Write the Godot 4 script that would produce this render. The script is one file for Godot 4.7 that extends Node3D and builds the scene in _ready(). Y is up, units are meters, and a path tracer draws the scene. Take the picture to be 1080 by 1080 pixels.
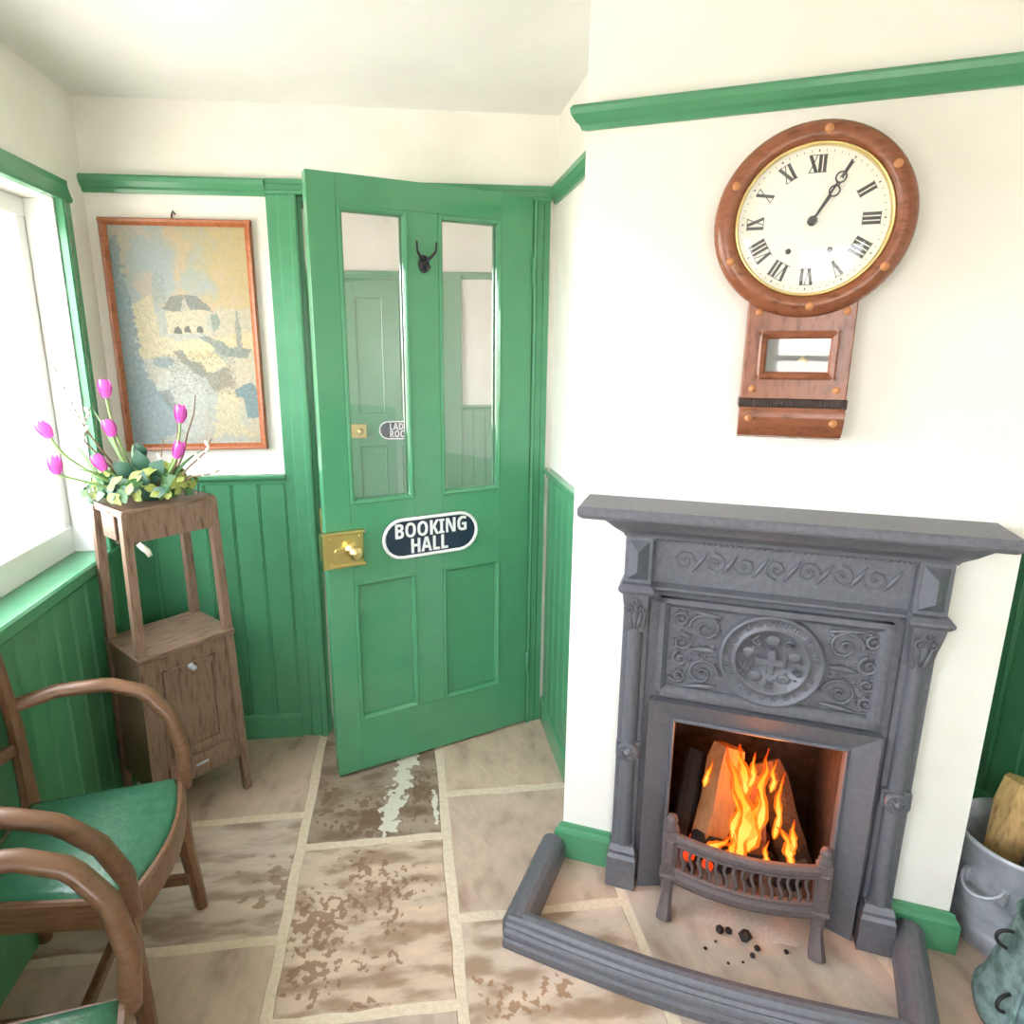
extends Node3D

# ---- the place, in metres (y up; the camera stands at x = z = 0) ----
const ZB := -2.398          # face of the back wall
const XL := -0.995          # face of the window wall
const XR := 1.85            # face of the right-hand wall
const ZR := 2.2             # face of the wall behind the camera
const YC := 2.258           # ceiling
const YR := 2.031           # top of the picture rail
const YW := 1.055           # top of the wainscot
const XS := 0.548           # wainscoted side wall between door and chimney breast
const CB := Vector3(0.445, 0.0, -1.658)   # left front corner of the chimney breast
const PHI := 0.45204        # its turn (25.9 degrees)
const CW := 0.996           # its width
const UF := 0.503           # middle of the fireplace along the breast
const HZ := -5.2            # far wall of the booking hall

var M := {}
var used := {}
var rng := RandomNumberGenerator.new()

# ------------------------------------------------------------------ mesh builder
class MB:
	var st := SurfaceTool.new()
	var t := Transform3D.IDENTITY
	var uvs := false
	func _init(smooth := false):
		st.begin(Mesh.PRIMITIVE_TRIANGLES)
		st.set_smooth_group(0 if smooth else -1)
	func smooth(on: bool):
		st.set_smooth_group(0 if on else -1)
	func v(p: Vector3, uv := Vector2.ZERO):
		if uvs: st.set_uv(uv)
		st.add_vertex(t * p)
	func tri(a: Vector3, b: Vector3, c: Vector3, ua := Vector2.ZERO, ub := Vector2.ZERO, uc := Vector2.ZERO):
		v(a, ua); v(c, uc); v(b, ub)          # given anticlockwise, seen from outside
	func quad(a: Vector3, b: Vector3, c: Vector3, d: Vector3):
		tri(a, b, c, Vector2(0, 1), Vector2(1, 1), Vector2(1, 0)); tri(a, c, d, Vector2(0, 1), Vector2(1, 0), Vector2(0, 0))
	func box(c: Vector3, s: Vector3, b := 0.003):
		var h := s * 0.5
		b = minf(b, minf(h.x, minf(h.y, h.z)) * 0.9)
		var P := func(sx: float, sy: float, sz: float, ax: int) -> Vector3:
			var q := Vector3(sx * h.x, sy * h.y, sz * h.z)
			for k in 3:
				if k != ax: q[k] -= b * [sx, sy, sz][k]
			return c + q
		for ax in 3:
			var u := (ax + 1) % 3
			var w := (ax + 2) % 3
			for s1 in [1.0, -1.0]:
				var pts := []
				for e in [[-1.0, -1.0], [1.0, -1.0], [1.0, 1.0], [-1.0, 1.0]]:
					var q := [0.0, 0.0, 0.0]
					q[ax] = s1; q[u] = e[0] * s1; q[w] = e[1]
					pts.append(P.call(q[0], q[1], q[2], ax))
				quad(pts[0], pts[1], pts[2], pts[3])
		if b <= 0.0: return
		for ax in 3:                      # edges along axis ax
			var u := (ax + 1) % 3
			var w := (ax + 2) % 3
			for su in [1.0, -1.0]:
				for sw in [1.0, -1.0]:
					var q := [0.0, 0.0, 0.0]
					q[u] = su; q[w] = sw
					q[ax] = -1.0
					var a0: Vector3 = P.call(q[0], q[1], q[2], u)
					var b0: Vector3 = P.call(q[0], q[1], q[2], w)
					q[ax] = 1.0
					var a1: Vector3 = P.call(q[0], q[1], q[2], u)
					var b1: Vector3 = P.call(q[0], q[1], q[2], w)
					if su * sw > 0: quad(a0, b0, b1, a1)
					else: quad(b0, a0, a1, b1)
		for sx in [1.0, -1.0]:
			for sy in [1.0, -1.0]:
				for sz in [1.0, -1.0]:
					var a: Vector3 = P.call(sx, sy, sz, 0)
					var d: Vector3 = P.call(sx, sy, sz, 1)
					var e: Vector3 = P.call(sx, sy, sz, 2)
					if sx * sy * sz > 0: tri(a, d, e)
					else: tri(a, e, d)
	func span(a: Vector3, z: Vector3, b := 0.003):
		box((a + z) * 0.5, (z - a).abs(), b)
	# polygon in x, y (anticlockwise seen from +z), from z0 to z1, the edge at z1 chamfered
	func prism(poly: PackedVector2Array, z0: float, z1: float, bev := 0.0):
		if Geometry2D.is_polygon_clockwise(poly):      # in a y-down plane "clockwise" means anticlockwise here
			pass
		var area := 0.0
		for i in poly.size():
			area += poly[i].cross(poly[(i + 1) % poly.size()])
		if area < 0.0: poly.reverse()
		var n := poly.size()
		var inner := PackedVector2Array()
		for i in n:
			var e0 := (poly[i] - poly[(i + n - 1) % n]).normalized()
			var e1 := (poly[(i + 1) % n] - poly[i]).normalized()
			var m := Vector2(-e0.y - e1.y, e0.x + e1.x)
			m = m / maxf(0.35, 0.5 * m.length_squared()) if m.length() > 0.001 else m
			inner.append(poly[i] + m * bev)
		for i in n:
			var j := (i + 1) % n
			var zc := z1 - bev
			quad(Vector3(poly[i].x, poly[i].y, z0), Vector3(poly[j].x, poly[j].y, z0), Vector3(poly[j].x, poly[j].y, zc), Vector3(poly[i].x, poly[i].y, zc))
			if bev > 0.0:
				quad(Vector3(poly[i].x, poly[i].y, zc), Vector3(poly[j].x, poly[j].y, zc), Vector3(inner[j].x, inner[j].y, z1), Vector3(inner[i].x, inner[i].y, z1))
		var idx := Geometry2D.triangulate_polygon(inner)
		for k in range(0, idx.size(), 3):
			var p := [inner[idx[k]], inner[idx[k + 1]], inner[idx[k + 2]]]
			var o := [poly[idx[k]], poly[idx[k + 1]], poly[idx[k + 2]]]
			if (p[1] - p[0]).cross(p[2] - p[0]) < 0:
				p = [p[0], p[2], p[1]]; o = [o[0], o[2], o[1]]
			tri(Vector3(p[0].x, p[0].y, z1), Vector3(p[1].x, p[1].y, z1), Vector3(p[2].x, p[2].y, z1))
			tri(Vector3(o[0].x, o[0].y, z0), Vector3(o[2].x, o[2].y, z0), Vector3(o[1].x, o[1].y, z0))
	# a profile of (out, up) points drawn from a to b; out and up are directions
	func mould(prof: PackedVector2Array, a: Vector3, b: Vector3, out: Vector3, up: Vector3, miter_a := 0.0, miter_b := 0.0):
		var d := (b - a).normalized()
		var flip := d.cross(out).dot(up) < 0.0
		var pa := []
		var pb := []
		for p in prof:
			pa.append(a + out * p.x + up * p.y - d * p.x * miter_a)
			pb.append(b + out * p.x + up * p.y + d * p.x * miter_b)
		var n := prof.size()
		var area := 0.0
		for i in n: area += prof[i].cross(prof[(i + 1) % n])
		var rev := (area < 0.0) != flip
		for i in n:
			var j := (i + 1) % n
			if rev: quad(pa[i], pb[i], pb[j], pa[j])
			else: quad(pb[i], pa[i], pa[j], pb[j])
		var idx := Geometry2D.triangulate_polygon(prof)
		for k in range(0, idx.size(), 3):
			tri(pa[idx[k]], pa[idx[k + 1]], pa[idx[k + 2]])
			tri(pb[idx[k]], pb[idx[k + 2]], pb[idx[k + 1]])
	# a tube through points; radii: Vector2(half width, half height) each
	func tube(pts: Array, radii: Array, sides := 8, up0 := Vector3.UP, square := 0.0):
		var rings := []
		var n := pts.size()
		for i in n:
			var d: Vector3 = (pts[mini(i + 1, n - 1)] - pts[maxi(i - 1, 0)]).normalized()
			var side := d.cross(up0)
			side = side.normalized() if side.length() > 0.01 else d.cross(Vector3(0.9, 0.1, 0.4)).normalized()
			var upv := side.cross(d).normalized()
			var r: Vector2 = radii[i] if radii[i] is Vector2 else Vector2(radii[i], radii[i])
			var ring := []
			for k in sides:
				var a := TAU * (k + 0.5) / sides
				var cx := cos(a)
				var cy := sin(a)
				if square > 0.0:
					var m := maxf(absf(cx), absf(cy))
					cx = lerpf(cx, cx / m, square); cy = lerpf(cy, cy / m, square)
				ring.append(pts[i] + side * cx * r.x + upv * cy * r.y)
			rings.append(ring)
		for i in n - 1:
			for k in sides:
				var j := (k + 1) % sides
				var a: Vector3 = rings[i][k]
				var u0 := float(i) / (n - 1)
				var u1 := float(i + 1) / (n - 1)
				var w0 := float(k) / sides
				var w1 := float(k + 1) / sides
				tri(a, rings[i][j], rings[i + 1][j], Vector2(w0, u0), Vector2(w1, u0), Vector2(w1, u1))
				tri(a, rings[i + 1][j], rings[i + 1][k], Vector2(w0, u0), Vector2(w1, u1), Vector2(w0, u1))
		for k in range(1, sides - 1):
			tri(rings[0][0], rings[0][k + 1], rings[0][k], Vector2(0, 0), Vector2(0, 0), Vector2(0, 0))
			tri(rings[n - 1][0], rings[n - 1][k], rings[n - 1][k + 1], Vector2(0, 1), Vector2(0, 1), Vector2(0, 1))
	# profile of (radius, height), from bottom outside upwards; turned about y
	func lathe(prof: Array, n := 24, a0 := 0.0, a1 := TAU):
		for i in prof.size() - 1:
			for k in n:
				var u := lerpf(a0, a1, float(k) / n)
				var w := lerpf(a0, a1, float(k + 1) / n)
				var p: Vector2 = prof[i]
				var q: Vector2 = prof[i + 1]
				var a := Vector3(p.x * cos(u), p.y, -p.x * sin(u))
				var b := Vector3(p.x * cos(w), p.y, -p.x * sin(w))
				var c := Vector3(q.x * cos(w), q.y, -q.x * sin(w))
				var d := Vector3(q.x * cos(u), q.y, -q.x * sin(u))
				if p.x > 0.00001: tri(a, b, c)
				if q.x > 0.00001: tri(a, c, d)
	func ball(c: Vector3, r: Vector3, n := 8, m := 6):
		for i in m:
			var e0 := PI * (float(i) / m - 0.5)
			var e1 := PI * (float(i + 1) / m - 0.5)
			for k in n:
				var u := TAU * k / n
				var w := TAU * (k + 1) / n
				var f := func(e: float, a: float) -> Vector3: return c + Vector3(cos(e) * cos(a) * r.x, sin(e) * r.y, -cos(e) * sin(a) * r.z)
				if i > 0: tri(f.call(e0, u), f.call(e0, w), f.call(e1, w))
				if i < m - 1: tri(f.call(e0, u), f.call(e1, w), f.call(e1, u))
	func done() -> ArrayMesh:
		st.index()
		st.generate_normals()
		return st.commit()

# ------------------------------------------------------------------ nodes
func numbered(n: String) -> String:
	used[n] = used.get(n, 0) + 1
	return n if used[n] == 1 else "%s_%03d" % [n, used[n] - 1]

func put(mesh: Variant, called: String, m: Material, parent: Node3D, label := "") -> MeshInstance3D:
	var o := MeshInstance3D.new()
	o.mesh = mesh.done() if mesh is MB else mesh
	o.material_override = null
	o.set_surface_override_material(0, m)
	o.cast_shadow = GeometryInstance3D.SHADOW_CASTING_SETTING_ON
	o.name = called if parent != self else numbered(called)
	if label: o.set_meta("label", label)
	parent.add_child(o, true)
	return o

func thing(called: String, label: String, category: String, at := Vector3.ZERO, turn := 0.0, group := "") -> Node3D:
	var o := Node3D.new()
	o.name = numbered(called)
	add_child(o)
	o.position = at
	o.rotation.y = turn
	tag(o, label, category, group)
	return o

func tag(o: Node, label: String, category := "", group := "", kind := "") -> Node:
	o.set_meta("label", label)
	if category: o.set_meta("category", category)
	if group: o.set_meta("group", group)
	if kind: o.set_meta("kind", kind)
	return o

func structure(called: String, label: String, category: String, at := Vector3.ZERO, turn := 0.0) -> Node3D:
	var o := thing(called, label, category, at, turn)
	o.set_meta("kind", "structure")
	return o

func copy(src: Node3D, at: Vector3, turn: float, label := "", base := "") -> Node3D:
	var c: Node3D = src.duplicate()
	c.name = numbered(base if base else String(src.name))
	add_child(c)
	c.position = at
	c.rotation.y = turn
	if label: c.set_meta("label", label)
	return c

# ------------------------------------------------------------------ materials
func mat(c: Color, rough: float, metal := 0.0, spec := 0.5) -> StandardMaterial3D:
	var m := StandardMaterial3D.new()
	m.albedo_color = c
	m.roughness = rough
	m.metallic = metal
	m.metallic_specular = spec
	return m

func noise_tex(seed_: int, freq: float, stops: Array, size := 512, kind := FastNoiseLite.TYPE_SIMPLEX_SMOOTH, oct := 5, normal := false) -> NoiseTexture2D:
	var f := FastNoiseLite.new()
	f.seed = seed_
	f.noise_type = kind
	f.frequency = freq
	f.fractal_octaves = oct
	var t := NoiseTexture2D.new()
	t.width = size
	t.height = size
	t.seamless = true
	t.noise = f
	if normal:
		t.as_normal_map = true
		t.bump_strength = 4.0
	elif stops:
		var g := Gradient.new()
		g.offsets = PackedFloat32Array(range(stops.size()).map(func(i): return float(i) / (stops.size() - 1)))
		g.colors = PackedColorArray(stops)
		t.color_ramp = g
	return t

func tri_tex(m: StandardMaterial3D, t: Texture2D, scale: Vector3, world := false) -> StandardMaterial3D:
	m.albedo_texture = t
	m.uv1_triplanar = true
	m.uv1_world_triplanar = world
	m.uv1_scale = scale
	return m

func bump(m: StandardMaterial3D, t: Texture2D, s: float) -> StandardMaterial3D:
	m.normal_enabled = true
	m.normal_texture = t
	m.normal_scale = s
	return m

func rgb(r: int, g: int, b: int) -> Color:
	return Color8(r, g, b)

func make_materials():
	var relief := noise_tex(7, 0.02, [], 512, FastNoiseLite.TYPE_SIMPLEX_SMOOTH, 4, true)
	var fine := noise_tex(8, 0.06, [], 512, FastNoiseLite.TYPE_SIMPLEX_SMOOTH, 4, true)
	M.relief = relief
	M.fine = fine
	# plaster and paint
	M.plaster = tri_tex(mat(rgb(246, 243, 236), 0.85), noise_tex(1, 0.008, [Color(0.97, 0.965, 0.955), Color(1, 1, 1)]), Vector3.ONE * 0.8, true)
	bump(M.plaster, relief, 0.10)
	M.ceiling = tri_tex(mat(rgb(244, 243, 239), 0.9), noise_tex(2, 0.01, [Color(0.97, 0.97, 0.97), Color(1, 1, 1)]), Vector3.ONE * 0.6, true)
	M.green = tri_tex(mat(rgb(84, 152, 112), 0.2), noise_tex(3, 0.012, [Color(0.95, 0.95, 0.95), Color(1, 1, 1)]), Vector3(1.5, 1.5, 1.5))
	bump(M.green, relief, 0.05)
	M.gloss_green = tri_tex(mat(rgb(84, 152, 112), 0.07), noise_tex(3, 0.012, [Color(0.96, 0.96, 0.96), Color(1, 1, 1)]), Vector3(1.5, 1.5, 1.5))
	bump(M.gloss_green, relief, 0.025)
	M.white_paint = mat(rgb(240, 240, 238), 0.35)
	M.glass = mat(Color(1, 1, 1, 0.06), 0.02)
	M.glass.transparency = BaseMaterial3D.TRANSPARENCY_ALPHA
	# stone
	M.stone = []
	var tones := [rgb(200, 180, 166), rgb(194, 182, 172), rgb(206, 186, 168), rgb(190, 174, 163)]
	for k in 4:
		var st := noise_tex(20 + k, 0.006, [Color(0.80, 0.76, 0.72), Color(0.93, 0.91, 0.88), Color(1, 0.98, 0.95), Color(0.9, 0.87, 0.84)], 1024, FastNoiseLite.TYPE_SIMPLEX_SMOOTH, 6)
		var m := tri_tex(mat(tones[k], 0.62), st, Vector3(1.3, 1.0, 0.75), true)
		m.uv1_offset = Vector3(0.37 * k, 0.0, 0.21 * k)
		bump(m, relief, 0.35)
		M.stone.append(m)
	M.mortar = tri_tex(mat(rgb(226, 210, 188), 0.9), noise_tex(30, 0.03, [Color(0.92, 0.91, 0.89), Color(1, 1, 1)]), Vector3.ONE * 3.0, true)
	bump(M.mortar, fine, 0.4)
	# wood
	var grain := noise_tex(40, 0.012, [Color(0.62, 0.56, 0.5), Color(0.9, 0.88, 0.84), Color(1, 1, 1), Color(0.8, 0.76, 0.7)], 512, FastNoiseLite.TYPE_SIMPLEX_SMOOTH, 5)
	M.grain = grain
	M.chair_wood = tri_tex(mat(rgb(124, 90, 67), 0.32), grain, Vector3(1.2, 9.0, 9.0))
	M.chair_wood_up = tri_tex(mat(rgb(124, 90, 67), 0.32), grain, Vector3(9.0, 1.2, 9.0))
	M.stand_wood = tri_tex(mat(rgb(138, 112, 95), 0.4), grain, Vector3(9.0, 1.2, 9.0))
	M.stand_wood_flat = tri_tex(mat(rgb(138, 112, 95), 0.4), grain, Vector3(1.4, 9.0, 7.0))
	M.clock_wood = tri_tex(mat(rgb(150, 92, 66), 0.26), grain, Vector3(2.5, 6.0, 6.0))
	M.clock_wood_dark = tri_tex(mat(rgb(150, 92, 66), 0.26), grain, Vector3(6.0, 2.0, 6.0))
	M.ebony = mat(rgb(60, 42, 36), 0.4)
	M.inlay = mat(rgb(206, 140, 92), 0.35)
	M.frame_wood = tri_tex(mat(rgb(176, 104, 66), 0.35), grain, Vector3(6.0, 6.0, 6.0))
	# metals
	M.iron = tri_tex(mat(rgb(112, 113, 120), 0.42, 0.2), noise_tex(50, 0.03, [Color(0.86, 0.86, 0.88), Color(1, 1, 1)]), Vector3.ONE * 3.0)
	bump(M.iron, fine, 0.25)
	M.iron_warm = tri_tex(mat(rgb(112, 100, 101), 0.6, 0.1), noise_tex(51, 0.03, [Color(0.8, 0.78, 0.78), Color(1, 1, 1)]), Vector3.ONE * 4.0)
	M.soot = tri_tex(mat(rgb(72, 58, 52), 0.9), noise_tex(52, 0.015, [Color(0.5, 0.48, 0.46), Color(1, 1, 1)]), Vector3.ONE * 3.0)
	M.brass = mat(rgb(228, 206, 142), 0.3, 1.0)
	bump(M.brass, relief, 0.1)
	M.zinc = tri_tex(mat(rgb(206, 209, 215), 0.45, 0.2), noise_tex(53, 0.012, [Color(0.72, 0.72, 0.74), Color(0.9, 0.9, 0.92), Color(1, 1, 1)]), Vector3.ONE * 2.5)
	M.verdigris = tri_tex(mat(rgb(128, 156, 156), 0.6, 0.15), noise_tex(54, 0.012, [Color(0.42, 0.46, 0.46), Color(0.62, 0.68, 0.67), Color(1, 1, 1), Color(0.7, 0.74, 0.73)], 512, FastNoiseLite.TYPE_SIMPLEX_SMOOTH, 6), Vector3.ONE * 3.0)
	bump(M.verdigris, relief, 0.3)
	M.black_iron = mat(rgb(50, 50, 54), 0.5, 0.4)
	# others
	M.leather = tri_tex(mat(rgb(62, 120, 92), 0.22), noise_tex(60, 0.02, [Color(0.85, 0.85, 0.85), Color(1, 1, 1)]), Vector3.ONE * 3.0)
	bump(M.leather, fine, 0.25)
	M.navy = mat(rgb(28, 44, 66), 0.3)
	M.enamel = mat(rgb(238, 240, 240), 0.3)
	M.dial = mat(rgb(246, 243, 232), 0.5)
	M.ink = mat(rgb(34, 32, 32), 0.5)
	M.steel_blue = mat(rgb(40, 40, 44), 0.3, 0.6)
	M.bark = tri_tex(mat(rgb(96, 70, 52), 0.85), noise_tex(61, 0.03, [Color(0.35, 0.3, 0.26), Color(0.8, 0.75, 0.7), Color(1, 1, 1)]), Vector3(3.0, 10.0, 10.0))
	bump(M.bark, fine, 1.0)
	M.split_wood = tri_tex(mat(rgb(168, 116, 74), 0.75), grain, Vector3(8.0, 1.5, 8.0))
	M.char = tri_tex(mat(rgb(48, 36, 32), 0.85), noise_tex(62, 0.03, [Color(0.4, 0.35, 0.3), Color(1, 1, 1)]), Vector3.ONE * 6.0)
	M.coal = mat(rgb(34, 32, 33), 0.45)
	bump(M.coal, fine, 0.8)
	M.ash = tri_tex(mat(rgb(206, 190, 176), 0.95), noise_tex(63, 0.03, [Color(0.86, 0.84, 0.82), Color(1, 1, 1)]), Vector3.ONE * 5.0)
	# plants
	M.petal = mat(rgb(212, 100, 188), 0.45)
	M.petal.backlight_enabled = true
	M.petal.backlight = rgb(150, 50, 130)
	M.leaf = tri_tex(mat(rgb(78, 122, 70), 0.45), noise_tex(64, 0.02, [Color(0.75, 0.8, 0.7), Color(1, 1, 1)]), Vector3.ONE * 8.0)
	M.leaf.backlight_enabled = true
	M.leaf.backlight = rgb(70, 110, 40)
	M.leaf_dark = mat(rgb(52, 92, 72), 0.4)
	M.leaf_pale = tri_tex(mat(rgb(206, 208, 130), 0.5), noise_tex(65, 0.03, [Color(0.55, 0.65, 0.45), Color(1, 1, 0.95)]), Vector3.ONE * 10.0)
	M.leaf_pale.backlight_enabled = true
	M.leaf_pale.backlight = rgb(120, 120, 50)
	M.twig = mat(rgb(120, 96, 72), 0.7)
	M.catkin = mat(rgb(232, 228, 214), 0.9)
	M.stem = mat(rgb(140, 176, 104), 0.5)

func sm(t: float, a: float, b: float) -> float:
	return smoothstep(a, b, t)

# ------------------------------------------------------------------ the room
func _ready():
	rng.seed = 11
	# camera: 690 px focal length on a 1080 px frame, lens shifted a little as the photograph is cropped
	var cam := Camera3D.new()
	cam.name = "camera"
	cam.projection = Camera3D.PROJECTION_FRUSTUM
	cam.near = 0.05
	cam.far = 60.0
	cam.size = 0.05 * 1080.0 / 690.0
	cam.frustum_offset = Vector2(31.5, -7.7) / 690.0 * 0.05
	cam.position = Vector3(0, 1.5, 0)
	cam.rotation_degrees = Vector3(-13.53, -6.81, 0)
	add_child(cam)
	cam.current = true
	# bright overcast daylight, which enters through the windows
	var sky := ProceduralSkyMaterial.new()
	sky.sky_top_color = rgb(232, 238, 250)
	sky.sky_horizon_color = rgb(252, 252, 255)
	sky.ground_bottom_color = rgb(196, 190, 180)
	sky.ground_horizon_color = rgb(226, 224, 218)
	sky.sun_angle_max = 1.0
	var env := Environment.new()
	env.background_mode = Environment.BG_SKY
	env.sky = Sky.new()
	env.sky.sky_material = sky
	env.background_energy_multiplier = 9.0
	env.tonemap_mode = Environment.TONE_MAPPER_LINEAR
	env.tonemap_exposure = 2.15
	env.sdfgi_enabled = true
	env.ssao_enabled = true
	env.ssil_enabled = true
	var we := WorldEnvironment.new()
	we.name = "daylight"
	we.environment = env
	add_child(we)
	make_materials()
	build_shell()
	build_floor()
	build_door()
	build_hall()
	build_windows()
	build_fireplace()
	build_fire()
	build_fender()
	build_clock()
	build_picture()
	build_stand()
	build_flowers()
	build_chairs()
	build_buckets()

# a wall in its own axes: x along it, face at z = 0 looking to +z, with rectangular holes
func wall_mesh(length: float, height: float, thick: float, holes: Array, x0 := 0.0) -> MB:
	var mb := MB.new()
	var xs := [x0, length]
	var ys := [0.0, height]
	for h in holes:
		for k in [0, 2]:
			if not xs.has(h[k]): xs.append(h[k])
		for k in [1, 3]:
			if not ys.has(h[k]): ys.append(h[k])
	xs.sort(); ys.sort()
	for i in xs.size() - 1:
		var j := 0
		while j < ys.size() - 1:
			var cx: float = (xs[i] + xs[i + 1]) * 0.5
			var open := func(jj: int) -> bool:
				var cy: float = (ys[jj] + ys[jj + 1]) * 0.5
				for h in holes:
					if cx > h[0] and cx < h[2] and cy > h[1] and cy < h[3]: return true
				return false
			if open.call(j):
				j += 1
				continue
			var e := j
			while e + 1 < ys.size() - 1 and not open.call(e + 1): e += 1
			mb.span(Vector3(xs[i], ys[j], -thick), Vector3(xs[i + 1], ys[e + 1], 0), 0.0)
			j = e + 1
	return mb

func boards(parent: Node3D, x0: float, x1: float, y0: float, y1: float, m: Material):
	var n := maxi(1, roundi((x1 - x0) / 0.094))
	var w := (x1 - x0) / n
	var mb := MB.new()
	mb.box(Vector3(0, (y0 + y1) * 0.5, 0.006), Vector3(w + 0.0004, y1 - y0, 0.012), 0.0045)
	mb.box(Vector3(w * 0.5 - 0.0105, (y0 + y1) * 0.5, 0.0125), Vector3(0.007, y1 - y0, 0.005), 0.0024)   # the bead beside the joint
	var mesh := mb.done()
	for i in n:
		var o := put(mesh, "wainscot_board", m, parent)
		o.position.x = x0 + w * (i + 0.5)

const CAP := [Vector2(0, -0.034), Vector2(0.016, -0.034), Vector2(0.019, -0.022), Vector2(0.026, -0.016), Vector2(0.03, -0.01), Vector2(0.03, -0.002), Vector2(0.027, 0), Vector2(0, 0)]
const RAIL := [Vector2(0, -0.05), Vector2(0.010, -0.05), Vector2(0.014, -0.040), Vector2(0.022, -0.034), Vector2(0.032, -0.020), Vector2(0.034, -0.008), Vector2(0.028, 0), Vector2(0, 0)]
const SKIRT := [Vector2(0, 0), Vector2(0.022, 0), Vector2(0.022, 0.085), Vector2(0.018, 0.094), Vector2(0.012, 0.098), Vector2(0.010, 0.108), Vector2(0, 0.108)]
const ARCH := [Vector2(0, 0), Vector2(0.030, 0), Vector2(0.034, 0.006), Vector2(0.034, 0.020), Vector2(0.024, 0.028), Vector2(0.022, 0.060), Vector2(0.016, 0.068), Vector2(0.016, 0.1), Vector2(0, 0.1)]

func line(prof: Array, x0: float, x1: float, y: float, ma := 0.0, mb_ := 0.0) -> MB:
	var mb := MB.new()
	mb.mould(PackedVector2Array(prof), Vector3(x0, y, 0), Vector3(x1, y, 0), Vector3.BACK, Vector3.UP, ma, mb_)
	return mb

func wainscot(w: Node3D, x0: float, x1: float, m: Material):
	boards(w, x0, x1, 0.10, YW - 0.03, m)
	put(line(CAP, x0, x1, YW), "cap_rail", m, w)
	put(line(SKIRT, x0, x1, 0.0), "skirting_board", m, w)

func build_shell():
	# ceiling
	var c := structure("ceiling", "pale grey-white plain plaster ceiling", "ceiling")
	var mb := MB.new()
	mb.span(Vector3(XL - 0.2, YC, ZB - 0.12), Vector3(XR + 0.2, YC + 0.12, ZR + 0.2), 0.0)
	put(mb, "plaster", M.ceiling, c)
	# back wall, with the doorway
	var w := structure("wall_back", "cream back wall with green boarded wainscot beside the door", "wall", Vector3(XL, 0, ZB))
	put(wall_mesh(XR - XL + 0.12, YC, 0.12, [[-0.33 - XL, 0.0, 0.46 - XL, 2.0]], -0.12), "plaster", M.plaster, w)
	wainscot(w, 0.0, -0.43 - XL, M.green)
	# the window wall: its own x runs from the wall behind the camera to the back wall
	var ll := ZR - ZB
	w = structure("wall_left", "white window wall with dark green boarded wainscot", "wall", Vector3(XL, 0, ZR), PI / 2)
	put(wall_mesh(ll + 0.12, YC, 0.16, [[ZR + 1.0, 0.84, ZR + 2.19, 1.92], [ZR - 0.9, 0.84, ZR + 0.3, 1.92]], -0.12), "plaster", M.plaster, w)
	boards(w, 0.0, ll, 0.10, 0.80, M.green)
	put(line(SKIRT, 0, ll, 0.0), "skirting_board", M.green, w)
	# right-hand wall and the wall behind the camera
	w = structure("wall_right", "wall with dark green wainscot behind the buckets", "wall", Vector3(XR, 0, ZB), -PI / 2)
	put(wall_mesh(ll + 0.12, YC, 0.12, [], -0.12), "plaster", M.plaster, w)
	wainscot(w, 0.1, ll, M.green)
	w = structure("wall_rear", "plain cream wall opposite the green door", "wall", Vector3(XR, 0, ZR), PI)
	put(wall_mesh(XR - XL + 0.16, YC, 0.12, [[1.2, 0.84, 2.5, 1.92]], -0.12), "plaster", M.plaster, w)
	put(line(CAP, 0, XR - XL, 0.83), "cap_rail", M.green, w)
	mb = MB.new()
	mb.span(Vector3(0, 0, 0), Vector3(XR - XL, 0.8, 0.012), 0.0)
	put(mb, "wainscot_panel", M.green, w)
	# the side wall between door and chimney breast
	w = structure("wall_side", "narrow white side wall with green wainscot right of the door", "wall", Vector3(XS, 0, ZB), -PI / 2)
	put(wall_mesh(0.62, YC, 0.1, []), "plaster", M.plaster, w)
	wainscot(w, 0.0, 0.52, M.green)
	# the chimney breast
	w = structure("wall_chimney", "white chimney breast standing at an angle behind the fireplace", "wall", CB, -PHI)
	var k := wall_mesh(CW, YC, 0.10, [[UF - 0.212, 0.0, UF + 0.212, 0.54]])
	k.span(Vector3(0, 0, -0.24), Vector3(0.09, YC, -0.1), 0.0)
	k.span(Vector3(CW - 0.09, 0, -1.17), Vector3(CW, YC, -0.1), 0.0)
	put(k, "plaster", M.plaster, w)
	# picture rails
	var r := structure("trim_1", "green picture rail above the framed picture", "trim", Vector3(XL, 0, ZB))
	put(line(RAIL, 0, -0.43 - XL, YR), "rail", M.green, r)
	r = structure("trim_2", "short green picture rail on the side wall", "trim", Vector3(XS, 0, ZB), -PI / 2)
	put(line(RAIL, 0, 0.56, YR), "rail", M.green, r)
	r = structure("trim_3", "long dark green picture rail above the wall clock", "trim", CB, -PHI)
	put(line(RAIL, 0, CW, YR + 0.012, 1.0, 1.0), "rail", M.green, r)
	r = structure("trim_6", "green picture rail on the wall behind the buckets", "trim", Vector3(XR, 0, ZB), -PI / 2)
	put(line(RAIL, 0.1, ll, YR + 0.012), "rail", M.green, r)
	# green skirting either side of the fireplace
	r = structure("baseboard_left", "green skirting block left of the fireplace", "skirting", CB, -PHI)
	put(line(SKIRT, 0, UF - 0.36, 0.0, 1.0, 0.0), "skirting", M.green, r)
	r = structure("baseboard_right", "green skirting block right of the fireplace", "skirting", CB, -PHI)
	put(line(SKIRT, UF + 0.36, CW, 0.0, 0.0, 1.0), "skirting", M.green, r)

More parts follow.
